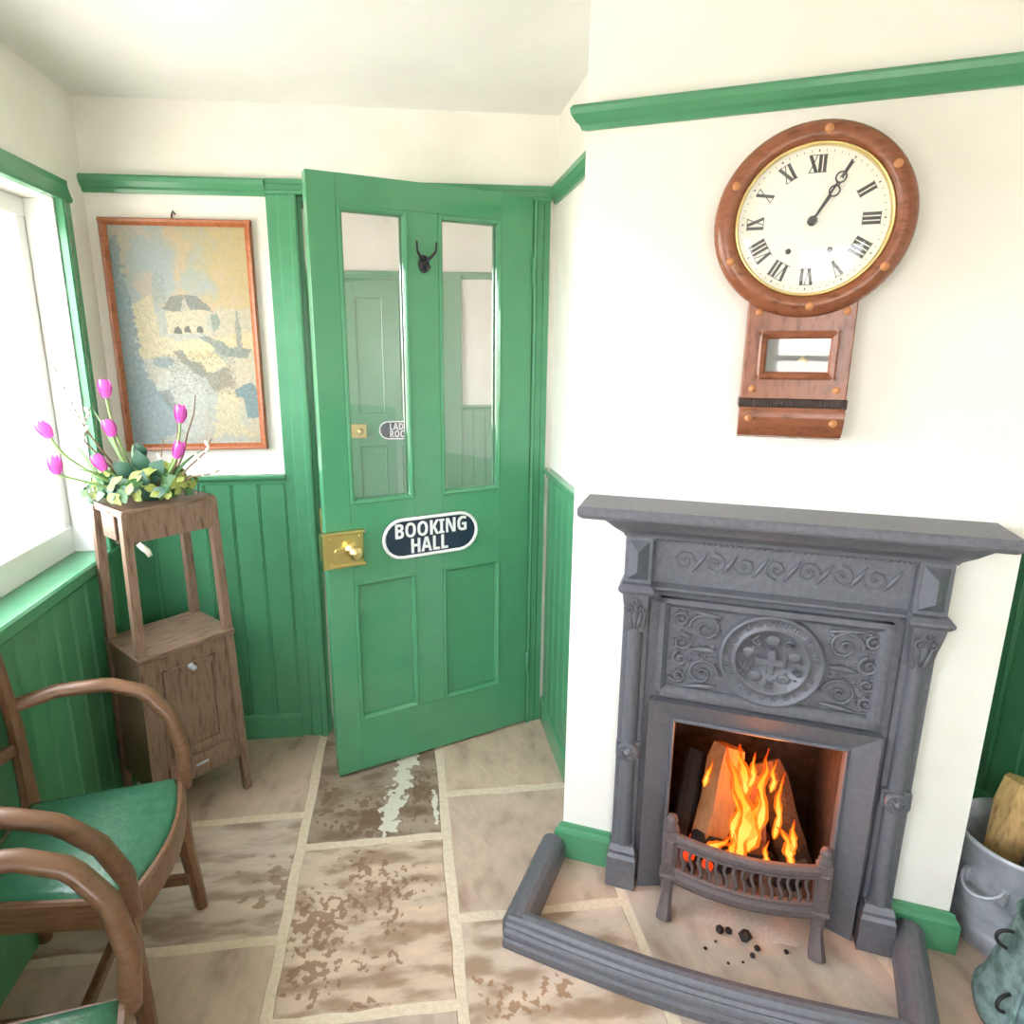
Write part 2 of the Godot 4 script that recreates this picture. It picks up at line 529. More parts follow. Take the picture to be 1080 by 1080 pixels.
# ------------------------------------------------------------------ flagstones
func stain_tex(seed_: int, w: int, h: int, base: Color, dark: Color, clusters: Array, splash: Array) -> ImageTexture:
	var f := FastNoiseLite.new()
	f.seed = seed_
	f.frequency = 0.012
	f.fractal_octaves = 5
	var g := FastNoiseLite.new()
	g.seed = seed_ + 5
	g.frequency = 0.04
	g.fractal_octaves = 3
	var img := Image.create(w, h, false, Image.FORMAT_RGB8)
	for y in h:
		for x in w:
			var n := f.get_noise_2d(x * 0.6, y * 1.5) * 0.5 + 0.5
			var c := base.lerp(base * Color(0.78, 0.73, 0.68), sm(n, 0.4, 0.75))
			c = c.lerp(base * Color(1.08, 1.06, 1.03), sm(1.0 - n, 0.6, 0.85))
			var p := Vector2(float(x) / w, float(y) / h)
			var q := g.get_noise_2d(x, y)
			var s := -1.0
			for k in clusters:
				var d: float = ((p - Vector2(k[0], k[1])) / Vector2(k[2], k[3])).length()
				s = maxf(s, k[4] - d * 0.5)
			s += q * 0.9
			c = c.lerp(dark, 0.62 * sm(s, 0.24, 0.30))
			var t := -1.0
			for k in splash:
				var d: float = ((p - Vector2(k[0], k[1])) / Vector2(k[2], k[3])).length()
				t = maxf(t, 1.0 - d)
			t += q * 0.7
			c = c.lerp(Color(0.84, 0.82, 0.76), sm(t, 0.30, 0.36))
			img.set_pixel(x, y, c)
	return ImageTexture.create_from_image(img)

func slab(floor_: Node3D, x0: float, z0: float, x1: float, z1: float, m: Material, label := "") -> MeshInstance3D:
	var g := 0.0135
	var w := x1 - x0 - 2 * g
	var d := z1 - z0 - 2 * g
	var poly := PackedVector2Array()
	for side in 4:
		var n := 7
		for i in n:
			var t := float(i) / n
			var j := rng.randf_range(-0.0035, 0.0035)
			match side:
				0: poly.append(Vector2(w * t, j))
				1: poly.append(Vector2(w + j, d * t))
				2: poly.append(Vector2(w * (1 - t), d + j))
				3: poly.append(Vector2(j, d * (1 - t)))
	var mb := MB.new()
	mb.t = Transform3D(Basis(Vector3.RIGHT, Vector3.FORWARD, Vector3.UP), Vector3(0, 0, d))
	mb.prism(poly, -0.03, 0.0, 0.003)
	var o := put(mb, "flagstone", m, floor_, label)
	o.position = Vector3(x0 + g, rng.randf_range(-0.001, 0.001), z0 + g)
	return o

func stained(x0: float, z0: float, x1: float, z1: float, tex: Texture2D) -> StandardMaterial3D:
	var m := mat(Color.WHITE, 0.6)
	m.albedo_texture = tex
	m.uv1_triplanar = true
	m.uv1_triplanar_sharpness = 8.0
	m.uv1_scale = Vector3(1.0 / (x1 - x0), 1.0, 1.0 / (z1 - z0))
	bump(m, M.relief, 0.2)
	return m

func build_floor():
	var fl := structure("floor", "stone flag floor with pale mortar joints", "floor")
	var mb := MB.new()
	mb.span(Vector3(XL - 0.16, -0.12, ZB - 0.12), Vector3(XR + 0.12, -0.0022, ZR + 0.12), 0.0)
	put(mb, "mortar_bed", M.mortar, fl)
	var cols := [
		[XL, -0.352, [ZB, -1.918, -1.447, -0.93, -0.35, 0.3, 0.95, 1.6, ZR]],
		[-0.352, 0.099, [ZB - 0.12, -1.77, -1.217, -0.62, 0.02, 0.6, 1.2, 1.75, ZR]],
		[0.099, 0.575, [ZB - 0.06, -1.962, -1.456, -0.80, -0.2, 0.4, 1.1, 1.7, ZR]],
		[0.575, 1.16, [-1.75, -0.72, -0.1, 0.5, 1.0, 1.6, ZR]],
		[1.16, XR, [-2.25, -1.0, -0.4, 0.2, 0.9, 1.5, ZR]]]
	var b1 := rgb(200, 178, 158)
	var d1 := rgb(122, 88, 66)
	var t_door := stain_tex(3, 300, 400, rgb(158, 140, 122), rgb(112, 82, 62), [[0.45, 0.85, 0.2, 0.12, 0.7], [0.8, 0.7, 0.12, 0.16, 0.55], [0.1, 0.7, 0.1, 0.2, 0.3]], [[0.72, 0.42, 0.11, 0.16], [0.66, 0.58, 0.09, 0.2], [0.6, 0.75, 0.09, 0.18], [0.56, 0.86, 0.09, 0.14], [0.9, 0.8, 0.03, 0.15]])
	var t_mid := stain_tex(9, 320, 400, b1, d1, [[0.42, 0.18, 0.2, 0.2, 0.34], [0.55, 0.32, 0.26, 0.14, 0.42], [0.17, 0.5, 0.17, 0.16, 0.62], [0.3, 0.42, 0.2, 0.14, 0.36], [0.16, 0.74, 0.16, 0.14, 0.5], [0.6, 0.5, 0.1, 0.1, 0.42], [0.5, 0.72, 0.16, 0.08, 0.34], [0.5, 0.95, 0.12, 0.06, 0.46]], [])
	var t_right := stain_tex(14, 320, 400, rgb(204, 184, 166), rgb(138, 98, 66), [[0.24, 0.36, 0.16, 0.07, 0.42], [0.46, 0.32, 0.10, 0.06, 0.42], [0.08, 0.27, 0.08, 0.05, 0.36]], [])
	var t_left := stain_tex(17, 320, 320, rgb(196, 178, 162), rgb(132, 104, 82), [[0.93, 0.55, 0.16, 0.25, 0.36], [0.85, 0.7, 0.05, 0.06, 0.5]], [])
	var k := 0
	for col in cols:
		for i in col[2].size() - 1:
			var z0: float = col[2][i]
			var z1: float = col[2][i + 1]
			var m: Material = M.stone[(k * 3 + i * 2) % 4]
			var label := ""
			if k == 1 and i == 0: m = stained(col[0], z0, col[1], z1, t_door); label = "dark worn flagstone with a white plaster splash"
			if k == 1 and i == 1: m = stained(col[0], z0, col[1], z1, t_mid); label = "flagstone covered in brown worn patches"
			if k == 2 and i == 2: m = stained(col[0], z0, col[1], z1, t_right); label = "flagstone with small brown stains by the fender"
			if k == 0 and i == 1: m = stained(col[0], z0, col[1], z1, t_left)
			slab(fl, col[0], z0, col[1], z1, m, label)
		k += 1

# ------------------------------------------------------------------ door
func stadium(hw: float, hh: float, n := 10) -> PackedVector2Array:
	var p := PackedVector2Array()
	for i in n + 1:
		var a := -PI / 2 + PI * i / n
		p.append(Vector2(hw - hh + hh * cos(a), hh * sin(a)))
	for i in n + 1:
		var a := PI / 2 + PI * i / n
		p.append(Vector2(-hw + hh + hh * cos(a), hh * sin(a)))
	return p

func letters(parent: Node3D, text: String, at: Vector3, height: float, m: Material, called: String, depth := 0.004, stretch := 1.0):
	var f := SystemFont.new()
	f.font_names = PackedStringArray(["Droid Sans"])
	f.font_weight = 800
	var t := TextMesh.new()
	t.text = text
	t.font = f
	t.font_size = 64
	t.pixel_size = height / 46.0
	t.depth = depth
	t.curve_step = 2.0
	var o := put(t, called, m, parent)
	o.position = at
	o.scale.x = stretch

func oval_sign(parent: Node3D, at: Vector3, hw: float, hh: float, one: String, two: String):
	var mb := MB.new()
	mb.t.origin = at
	mb.prism(stadium(hw, hh), 0.0, 0.006, 0.001)
	var plate := put(mb, "sign_plate", M.navy, parent, "oval navy sign with a raised white rim")
	var ring := MB.new(true)
	var path := []
	var rad := []
	var s := stadium(hw - 0.006, hh - 0.006)
	for i in s.size() + 1:
		var p := s[i % s.size()]
		path.append(at + Vector3(p.x, p.y, 0.006)); rad.append(Vector2(0.0065, 0.0065))
	path.append(path[1]); rad.append(rad[1])
	ring.tube(path, rad, 6, Vector3.BACK)
	put(ring, "rim", M.enamel, plate)
	letters(plate, one, at + Vector3(0.0, hh * 0.37, 0.008), hh * 0.70, M.enamel, "lettering", 0.005, 0.84)
	letters(plate, two, at + Vector3(-0.01, -hh * 0.42, 0.008), hh * 0.70, M.enamel, "lettering", 0.005, 0.84)

func bead_frame(parent: Node3D, x0: float, y0: float, x1: float, y1: float, z: float, m: Material):
	var prof := PackedVector2Array([Vector2(-0.012, 0.0), Vector2(0.003, 0.0), Vector2(0.006, 0.005), Vector2(0.003, 0.011), Vector2(-0.004, 0.016), Vector2(-0.012, 0.016)])
	var mb := MB.new()
	# profile: x out of the door, y from the edge of the opening inwards
	mb.mould(prof, Vector3(x0, y0, z), Vector3(x1, y0, z), Vector3.BACK, Vector3.UP)
	mb.mould(prof, Vector3(x0, y1, z), Vector3(x1, y1, z), Vector3.BACK, Vector3.DOWN)
	mb.mould(prof, Vector3(x0, y0, z), Vector3(x0, y1, z), Vector3.BACK, Vector3.RIGHT)
	mb.mould(prof, Vector3(x1, y0, z), Vector3(x1, y1, z), Vector3.BACK, Vector3.LEFT)
	put(mb, "panel_moulding", m, parent)

func knob_mesh(r: float) -> MB:
	var mb := MB.new(true)
	mb.t.basis = Basis(Vector3.RIGHT, PI / 2)
	mb.lathe([Vector2(r * 1.05, 0), Vector2(r * 1.05, 0.004), Vector2(r * 0.5, 0.007), Vector2(r * 0.42, 0.02), Vector2(r * 0.7, 0.027), Vector2(r, 0.036), Vector2(r * 0.98, 0.046), Vector2(r * 0.7, 0.055), Vector2(r * 0.3, 0.058), Vector2(0, 0.0585)], 20)
	return mb

func build_door():
	# frame round the opening
	var fr := structure("trim_4", "green moulded door casing in the back wall", "door frame")
	var mb := MB.new()
	mb.mould(PackedVector2Array(ARCH), Vector3(-0.33, 0, ZB), Vector3(-0.33, 1.985, ZB), Vector3.BACK, Vector3.LEFT)
	put(mb, "casing_upright", M.green, fr)
	mb = MB.new()
	var thin := PackedVector2Array()
	for p in ARCH: thin.append(Vector2(p.x, p.y * 0.62))
	mb.mould(thin, Vector3(0.46, 0, ZB), Vector3(0.46, 1.985, ZB), Vector3.BACK, Vector3.RIGHT)
	put(mb, "casing_upright", M.green, fr)
	mb = MB.new()
	var head := PackedVector2Array()
	for p in ARCH: head.append(Vector2(p.x, p.y * 0.5))
	mb.mould(head, Vector3(-0.43, 1.985, ZB), Vector3(0.522, 1.985, ZB), Vector3.BACK, Vector3.UP)
	put(mb, "casing_head", M.green, fr)
	for s in [[-0.332, -0.318], [0.448, 0.462]]:
		mb = MB.new()
		mb.span(Vector3(s[0], 0, ZB - 0.125), Vector3(s[1], 1.99, ZB + 0.002), 0.001)
		put(mb, "jamb_lining", M.green, fr)
	mb = MB.new()
	mb.span(Vector3(-0.318, 1.972, ZB - 0.125), Vector3(0.448, 2.0, ZB + 0.002), 0.001)
	put(mb, "head_lining", M.green, fr)
	mb = MB.new()
	mb.span(Vector3(-0.3185, 0.83, ZB - 0.03), Vector3(-0.312, 0.92, ZB + 0.006), 0.001)
	put(mb, "strike_plate", M.brass, fr, "brass strike plate")
	# the door stands ajar into the room
	var d := structure("door_1", "glossy green panelled door standing ajar with glass upper panes and an oval sign", "door", Vector3(0.459, 0.012, ZB + 0.036), deg_to_rad(20.9))
	var g: Material = M.gloss_green
	for s in [[-0.772, -0.685], [-0.462, -0.357], [-0.125, 0.0]]:
		mb = MB.new()
		var mid: bool = s[0] == -0.462
		mb.span(Vector3(s[0], 0.197 if mid else 0.0, -0.04), Vector3(s[1], 1.9 if mid else 1.985, 0), 0.0015)
		put(mb, "stile", g, d)
	for s in [[0.0, 0.197], [0.716, 0.985], [1.9, 1.985]]:
		for x in [[-0.685, -0.462], [-0.357, -0.125]] if s[0] == 0.716 else [[-0.685, -0.125]]:
			mb = MB.new()
			mb.span(Vector3(x[0], s[0], -0.04), Vector3(x[1], s[1], 0), 0.0)
			put(mb, "rail", g, d)
	for x in [[-0.685, -0.462], [-0.357, -0.125]]:
		mb = MB.new()
		mb.span(Vector3(x[0] - 0.004, 0.193, -0.028), Vector3(x[1] + 0.004, 0.72, -0.012), 0.001)
		put(mb, "panel", g, d)
		bead_frame(d, x[0], 0.197, x[1], 0.716, 0.0, g)
		mb = MB.new()
		mb.span(Vector3(x[0] - 0.004, 0.981, -0.022), Vector3(x[1] + 0.004, 1.904, -0.018), 0.0)
		put(mb, "glass_pane", M.glass, d, "clear glass pane")
		bead_frame(d, x[0], 0.985, x[1], 1.9, 0.0, g)
		var back := Node3D.new()
		back.name = "back_moulding"
		d.add_child(back, true)
		back.position = Vector3(x[0] + x[1], 0, -0.04)
		back.rotation.y = PI
		bead_frame(back, x[0], 0.985, x[1], 1.9, 0.0, g)
		bead_frame(back, x[0], 0.197, x[1], 0.716, 0.0, g)
	# rim lock
	mb = MB.new()
	mb.span(Vector3(-0.786, 0.788, 0.0), Vector3(-0.652, 0.897, 0.020), 0.003)
	mb.span(Vector3(-0.790, 0.782, 0.0), Vector3(-0.774, 0.903, 0.026), 0.002)
	mb.span(Vector3(-0.780, 0.893, 0.0), Vector3(-0.646, 0.903, 0.024), 0.002)
	mb.span(Vector3(-0.780, 0.782, 0.0), Vector3(-0.646, 0.792, 0.024), 0.002)
	mb.span(Vector3(-0.786, 0.80, -0.04), Vector3(-0.772, 0.89, 0.0), 0.002)
	var lock := put(mb, "rim_lock", M.brass, d, "brass rim lock")
	var kn := put(knob_mesh(0.025), "door_knob", M.brass, lock, "round brass knob")
	kn.position = Vector3(-0.690, 0.838, 0.02)
	mb = MB.new()
	mb.t.origin = Vector3(-0.735, 0.838, 0.02)
	mb.prism(stadium(0.017, 0.010, 6), 0.0, 0.005, 0.001)
	put(mb, "keyhole_cover", M.brass, lock)
	for y in [0.80, 0.884]:
		for x in [-0.762, -0.665]:
			mb = MB.new()
			mb.ball(Vector3(x, y, 0.02), Vector3(0.004, 0.004, 0.002), 8, 4)
			put(mb, "screw", M.brass, lock)
	oval_sign(d, Vector3(-0.402, 0.848, 0.0), 0.182, 0.073, "BOOKING", "HALL")
	# coat hook high on the middle stile
	mb = MB.new(true)
	mb.ball(Vector3(-0.41, 1.745, 0.004), Vector3(0.02, 0.028, 0.006), 10, 6)
	mb.tube([Vector3(-0.41, 1.735, 0.008), Vector3(-0.41, 1.725, 0.03), Vector3(-0.41, 1.735, 0.042)], [0.006, 0.006, 0.007], 8)
	for s in [-1.0, 1.0]:
		mb.tube([Vector3(-0.41 + s * 0.006, 1.755, 0.008), Vector3(-0.41 + s * 0.018, 1.765, 0.02), Vector3(-0.41 + s * 0.032, 1.782, 0.028), Vector3(-0.41 + s * 0.034, 1.81, 0.03)], [0.006, 0.005, 0.004, 0.003], 8)
	put(mb, "coat_hook", M.black_iron, d, "dark two-pronged coat hook")
	for y in [0.22, 1.7]:
		mb = MB.new(true)
		mb.t.origin = Vector3(0.002, y, 0.006)
		mb.lathe([Vector2(0, 0), Vector2(0.008, 0.002), Vector2(0.008, 0.09), Vector2(0, 0.092)], 10)
		put(mb, "hinge", g, d)

# ------------------------------------------------------------------ booking hall beyond the door
func build_hall():
	var z1 := ZB - 0.12
	var x0 := -1.7
	var x1 := 1.6
	var hc := 2.7
	var f := structure("floor_hall", "stone floor of the booking hall beyond the door", "floor")
	var mb := MB.new()
	mb.span(Vector3(x0, -0.1, HZ - 0.1), Vector3(x1, 0.0, z1), 0.0)
	put(mb, "paving", M.stone[1], f)
	var c := structure("ceiling_hall", "plain ceiling of the booking hall", "ceiling")
	mb = MB.new()
	mb.span(Vector3(x0 - 0.1, hc, HZ - 0.1), Vector3(x1 + 0.1, hc + 0.1, z1), 0.0)
	put(mb, "plaster", M.ceiling, c)
	var w := structure("wall_hall", "cream far wall of the booking hall with green door and wainscot", "wall", Vector3(x0, 0, HZ))
	put(wall_mesh(x1 - x0, hc, 0.1, []), "plaster", M.plaster, w)
	put(line(RAIL, 0, x1 - x0, 2.05), "picture_rail", M.green, w)
	boards(w, 0.46 - x0, x1 - x0, 0.1, YW - 0.03, M.green)
	put(line(CAP, 0.46 - x0, x1 - x0, YW), "cap_rail", M.green, w)
	boards(w, 0.0, -0.6 - x0, 0.1, YW - 0.03, M.green)
	for q in [["wall_hall_left", Vector3(x0, 0, z1), PI / 2, [[0.8, 0.9, 1.75, 2.05]]], ["wall_hall_right", Vector3(x1, 0, HZ), -PI / 2, []]]:  # left wall: added out-of-view opening that lets daylight into the hall
		w = structure(q[0], "cream side wall of the booking hall", "wall", q[1], q[2])
		put(wall_mesh(z1 - HZ, hc, 0.1, q[3]), "plaster", M.plaster, w)
	w = structure("wall_hall_front", "cream wall of the booking hall round the doorway", "wall", Vector3(x1, 0, z1 - 0.002), PI)
	put(wall_mesh(x1 - x0, hc, 0.01, [[x1 - 0.46, 0.0, x1 + 0.33, 2.0]]), "plaster", M.plaster, w)
	# the ladies' room door in the far wall
	var fr := structure("trim_5", "green casing of the door across the booking hall", "door frame", Vector3(0, 0, HZ))
	for s in [[-0.60, -0.46], [0.30, 0.46]]:
		mb = MB.new()
		mb.span(Vector3(s[0], 0, 0), Vector3(s[1], 2.04, 0.03), 0.008)
		put(mb, "casing_upright", M.green, fr)
	mb = MB.new()
	mb.span(Vector3(-0.60, 1.99, 0), Vector3(0.46, 2.05, 0.035), 0.006)
	put(mb, "casing_head", M.green, fr)
	var d := structure("door_2", "shut green door across the booking hall with a small oval sign", "door", Vector3(-0.46, 0.01, HZ))
	for s in [[0.0, 0.11], [0.325, 0.435], [0.65, 0.76]]:
		mb = MB.new()
		mb.span(Vector3(s[0], 0, 0), Vector3(s[1], 1.98, 0.02), 0.002)
		put(mb, "stile", M.green, d)
	for s in [[0.0, 0.2], [0.74, 0.98], [1.86, 1.98]]:
		for x in [[0.11, 0.325], [0.435, 0.65]]:
			mb = MB.new()
			mb.span(Vector3(x[0], s[0], 0), Vector3(x[1], s[1], 0.02), 0.0)
			put(mb, "rail", M.green, d)
	for x in [[0.11, 0.325], [0.435, 0.65]]:
		for y in [[0.2, 0.74], [0.98, 1.86]]:
			mb = MB.new()
			mb.span(Vector3(x[0], y[0], 0), Vector3(x[1], y[1], 0.008), 0.0)
			put(mb, "panel", M.green, d)
			bead_frame(d, x[0], y[0], x[1], y[1], 0.018, M.green)
	mb = MB.new()
	mb.span(Vector3(0.03, 0.80, 0.02), Vector3(0.17, 0.91, 0.04), 0.003)
	var lock := put(mb, "rim_lock", M.brass, d, "brass rim lock")
	var kn := put(knob_mesh(0.024), "door_knob", M.brass, lock, "round brass knob")
	kn.position = Vector3(0.125, 0.855, 0.04)
	oval_sign(d, Vector3(0.445, 0.858, 0.02), 0.18, 0.073, "LADIES", "ROOM")

# ------------------------------------------------------------------ windows
func build_window(called: String, label: String, at: Vector3, turn: float, x0: float, x1: float, depth: float, bars := true):
	var y0 := 0.84
	var y1 := 1.92
	var w := structure(called, label, "window", at, turn)
	var mb := MB.new()
	var prof := PackedVector2Array([Vector2(0, 0), Vector2(0.024, 0), Vector2(0.028, 0.008), Vector2(0.024, 0.02), Vector2(0.018, 0.045), Vector2(0.018, 0.062), Vector2(0, 0.062)])
	mb.mould(prof, Vector3(x0, y0, 0), Vector3(x0, y1, 0), Vector3.BACK, Vector3.LEFT)
	mb.mould(prof, Vector3(x1, y0, 0), Vector3(x1, y1, 0), Vector3.BACK, Vector3.RIGHT)
	mb.mould(prof, Vector3(x0 - 0.062, y1, 0), Vector3(x1 + 0.062, y1, 0), Vector3.BACK, Vector3.UP)
	put(mb, "architrave", M.green, w)
	mb = MB.new()
	mb.span(Vector3(x0 - 0.07, y0 - 0.03, -0.09), Vector3(x1 + 0.07, y0 + 0.012, 0.035), 0.006)
	put(mb, "sill_board", M.green, w)
	# white sashes
	var zs := -depth
	for s in [[0, y0 + 0.01, y0 + 0.10, x0, x1], [0, y1 - 0.055, y1, x0, x1]] + ([[0, (y0 + y1) * 0.5 + 0.02, (y0 + y1) * 0.5 + 0.06, x0, x1]] if bars else []):
		mb = MB.new()
		mb.span(Vector3(s[3], s[1], zs), Vector3(s[4], s[2], zs + 0.04), 0.004)
		put(mb, "sash_rail", M.white_paint, w)
	for x in [[x0, x0 + 0.05], [x1 - 0.05, x1]] + ([[(x0 + x1) * 0.5 - 0.015, (x0 + x1) * 0.5 + 0.015]] if bars else []):
		mb = MB.new()
		mb.span(Vector3(x[0], y0 + 0.01, zs), Vector3(x[1], y1, zs + 0.038), 0.004)
		put(mb, "sash_stile", M.white_paint, w)
	for x in [[x0 + 0.04, (x0 + x1) * 0.5 - 0.01], [(x0 + x1) * 0.5 + 0.01, x1 - 0.04]] if bars else [[x0 + 0.04, x1 - 0.04]]:
		for y in [[y0 + 0.09, (y0 + y1) * 0.5 + 0.03], [(y0 + y1) * 0.5 + 0.05, y1 - 0.05]] if bars else [[y0 + 0.09, y1 - 0.05]]:
			mb = MB.new()
			mb.span(Vector3(x[0], y[0], zs + 0.016), Vector3(x[1], y[1], zs + 0.019), 0.0)
			put(mb, "window_pane", M.glass, w)
	# painted lining of the reveal
	for x in [[x0, x0 + 0.008], [x1 - 0.008, x1]]:
		mb = MB.new()
		mb.span(Vector3(x[0], y0 + 0.012, zs + 0.04), Vector3(x[1], y1, 0.002), 0.001)
		put(mb, "reveal_lining", M.white_paint, w)

func build_windows():
	build_window("window_1", "bright sash window with blue-green architrave beside the framed picture", Vector3(XL, 0, ZR), PI / 2, ZR + 1.0, ZR + 2.19, 0.12, false)
	build_window("window_2", "sash window in the left wall nearer the wall opposite the green door", Vector3(XL, 0, ZR), PI / 2, ZR - 0.9, ZR + 0.3, 0.12)
	build_window("window_3", "sash window in the wall opposite the green door", Vector3(XR, 0, ZR), PI, 1.2, 2.5, 0.09)

# ------------------------------------------------------------------ fireplace
func at_breast(u: float, v: float, out := 0.0) -> Vector3:
	return CB + Vector3(cos(PHI), 0, sin(PHI)) * u + Vector3.UP * v + Vector3(-sin(PHI), 0, cos(PHI)) * out

func loft_rect(mb: MB, levels: Array, cx := 0.0):
	for i in levels.size() - 1:
		var a: Array = levels[i]
		var b: Array = levels[i + 1]
		mb.quad(Vector3(cx - a[0], a[2], a[1]), Vector3(cx + a[0], a[2], a[1]), Vector3(cx + b[0], b[2], b[1]), Vector3(cx - b[0], b[2], b[1]))
		mb.quad(Vector3(cx + a[0], a[2], a[1]), Vector3(cx + a[0], a[2], 0), Vector3(cx + b[0], b[2], 0), Vector3(cx + b[0], b[2], b[1]))
		mb.quad(Vector3(cx - a[0], a[2], 0), Vector3(cx - a[0], a[2], a[1]), Vector3(cx - b[0], b[2], b[1]), Vector3(cx - b[0], b[2], 0))
	var t: Array = levels[levels.size() - 1]
	mb.quad(Vector3(cx - t[0], t[2], t[1]), Vector3(cx + t[0], t[2], t[1]), Vector3(cx + t[0], t[2], 0), Vector3(cx - t[0], t[2], 0))
	t = levels[0]
	mb.quad(Vector3(cx - t[0], t[2], 0), Vector3(cx + t[0], t[2], 0), Vector3(cx + t[0], t[2], t[1]), Vector3(cx - t[0], t[2], t[1]))

# a flat scroll of leaf-work: a spiral bead with small lobes along its outside
func scroll(mb: MB, c: Vector3, r: float, turn: float, hand: float, thick := 0.006, lobes := 7):
	var pts := []
	var rad := []
	var n := 26
	for i in n:
		var t := float(i) / (n - 1)
		var a := turn + hand * t * TAU * 1.45
		var rr := r * (1.0 - 0.82 * t)
		pts.append(c + Vector3(cos(a) * rr, sin(a) * rr, 0.002 + 0.002 * t))
		rad.append(Vector2(lerpf(0.9, 0.6, t) * thick, thick * 0.9))
	mb.tube(pts, rad, 6, Vector3.BACK)
	mb.ball(c + Vector3(0, 0, 0.002), Vector3(thick, thick, thick * 1.2), 8, 5)
	for i in lobes:
		var t := float(i) / lobes * 0.62
		var a := turn + hand * t * TAU * 1.45
		var rr := r * (1.0 - 0.82 * t) + thick * 0.9
		mb.ball(c + Vector3(cos(a) * rr, sin(a) * rr, 0.0), Vector3(thick * 0.95, thick * 0.95, thick * 0.8), 7, 4)

func leaf_relief(mb: MB, a: Vector3, b: Vector3, w: float):
	var pts := []
	var rad := []
	for i in 7:
		var t := i / 6.0
		pts.append(a.lerp(b, t) + Vector3(0, 0, 0.003 * sin(t * PI)))
		rad.append(Vector2(maxf(0.0008, w * sin(PI * (0.08 + 0.9 * t))), 0.004))
	mb.tube(pts, rad, 6, Vector3.BACK)

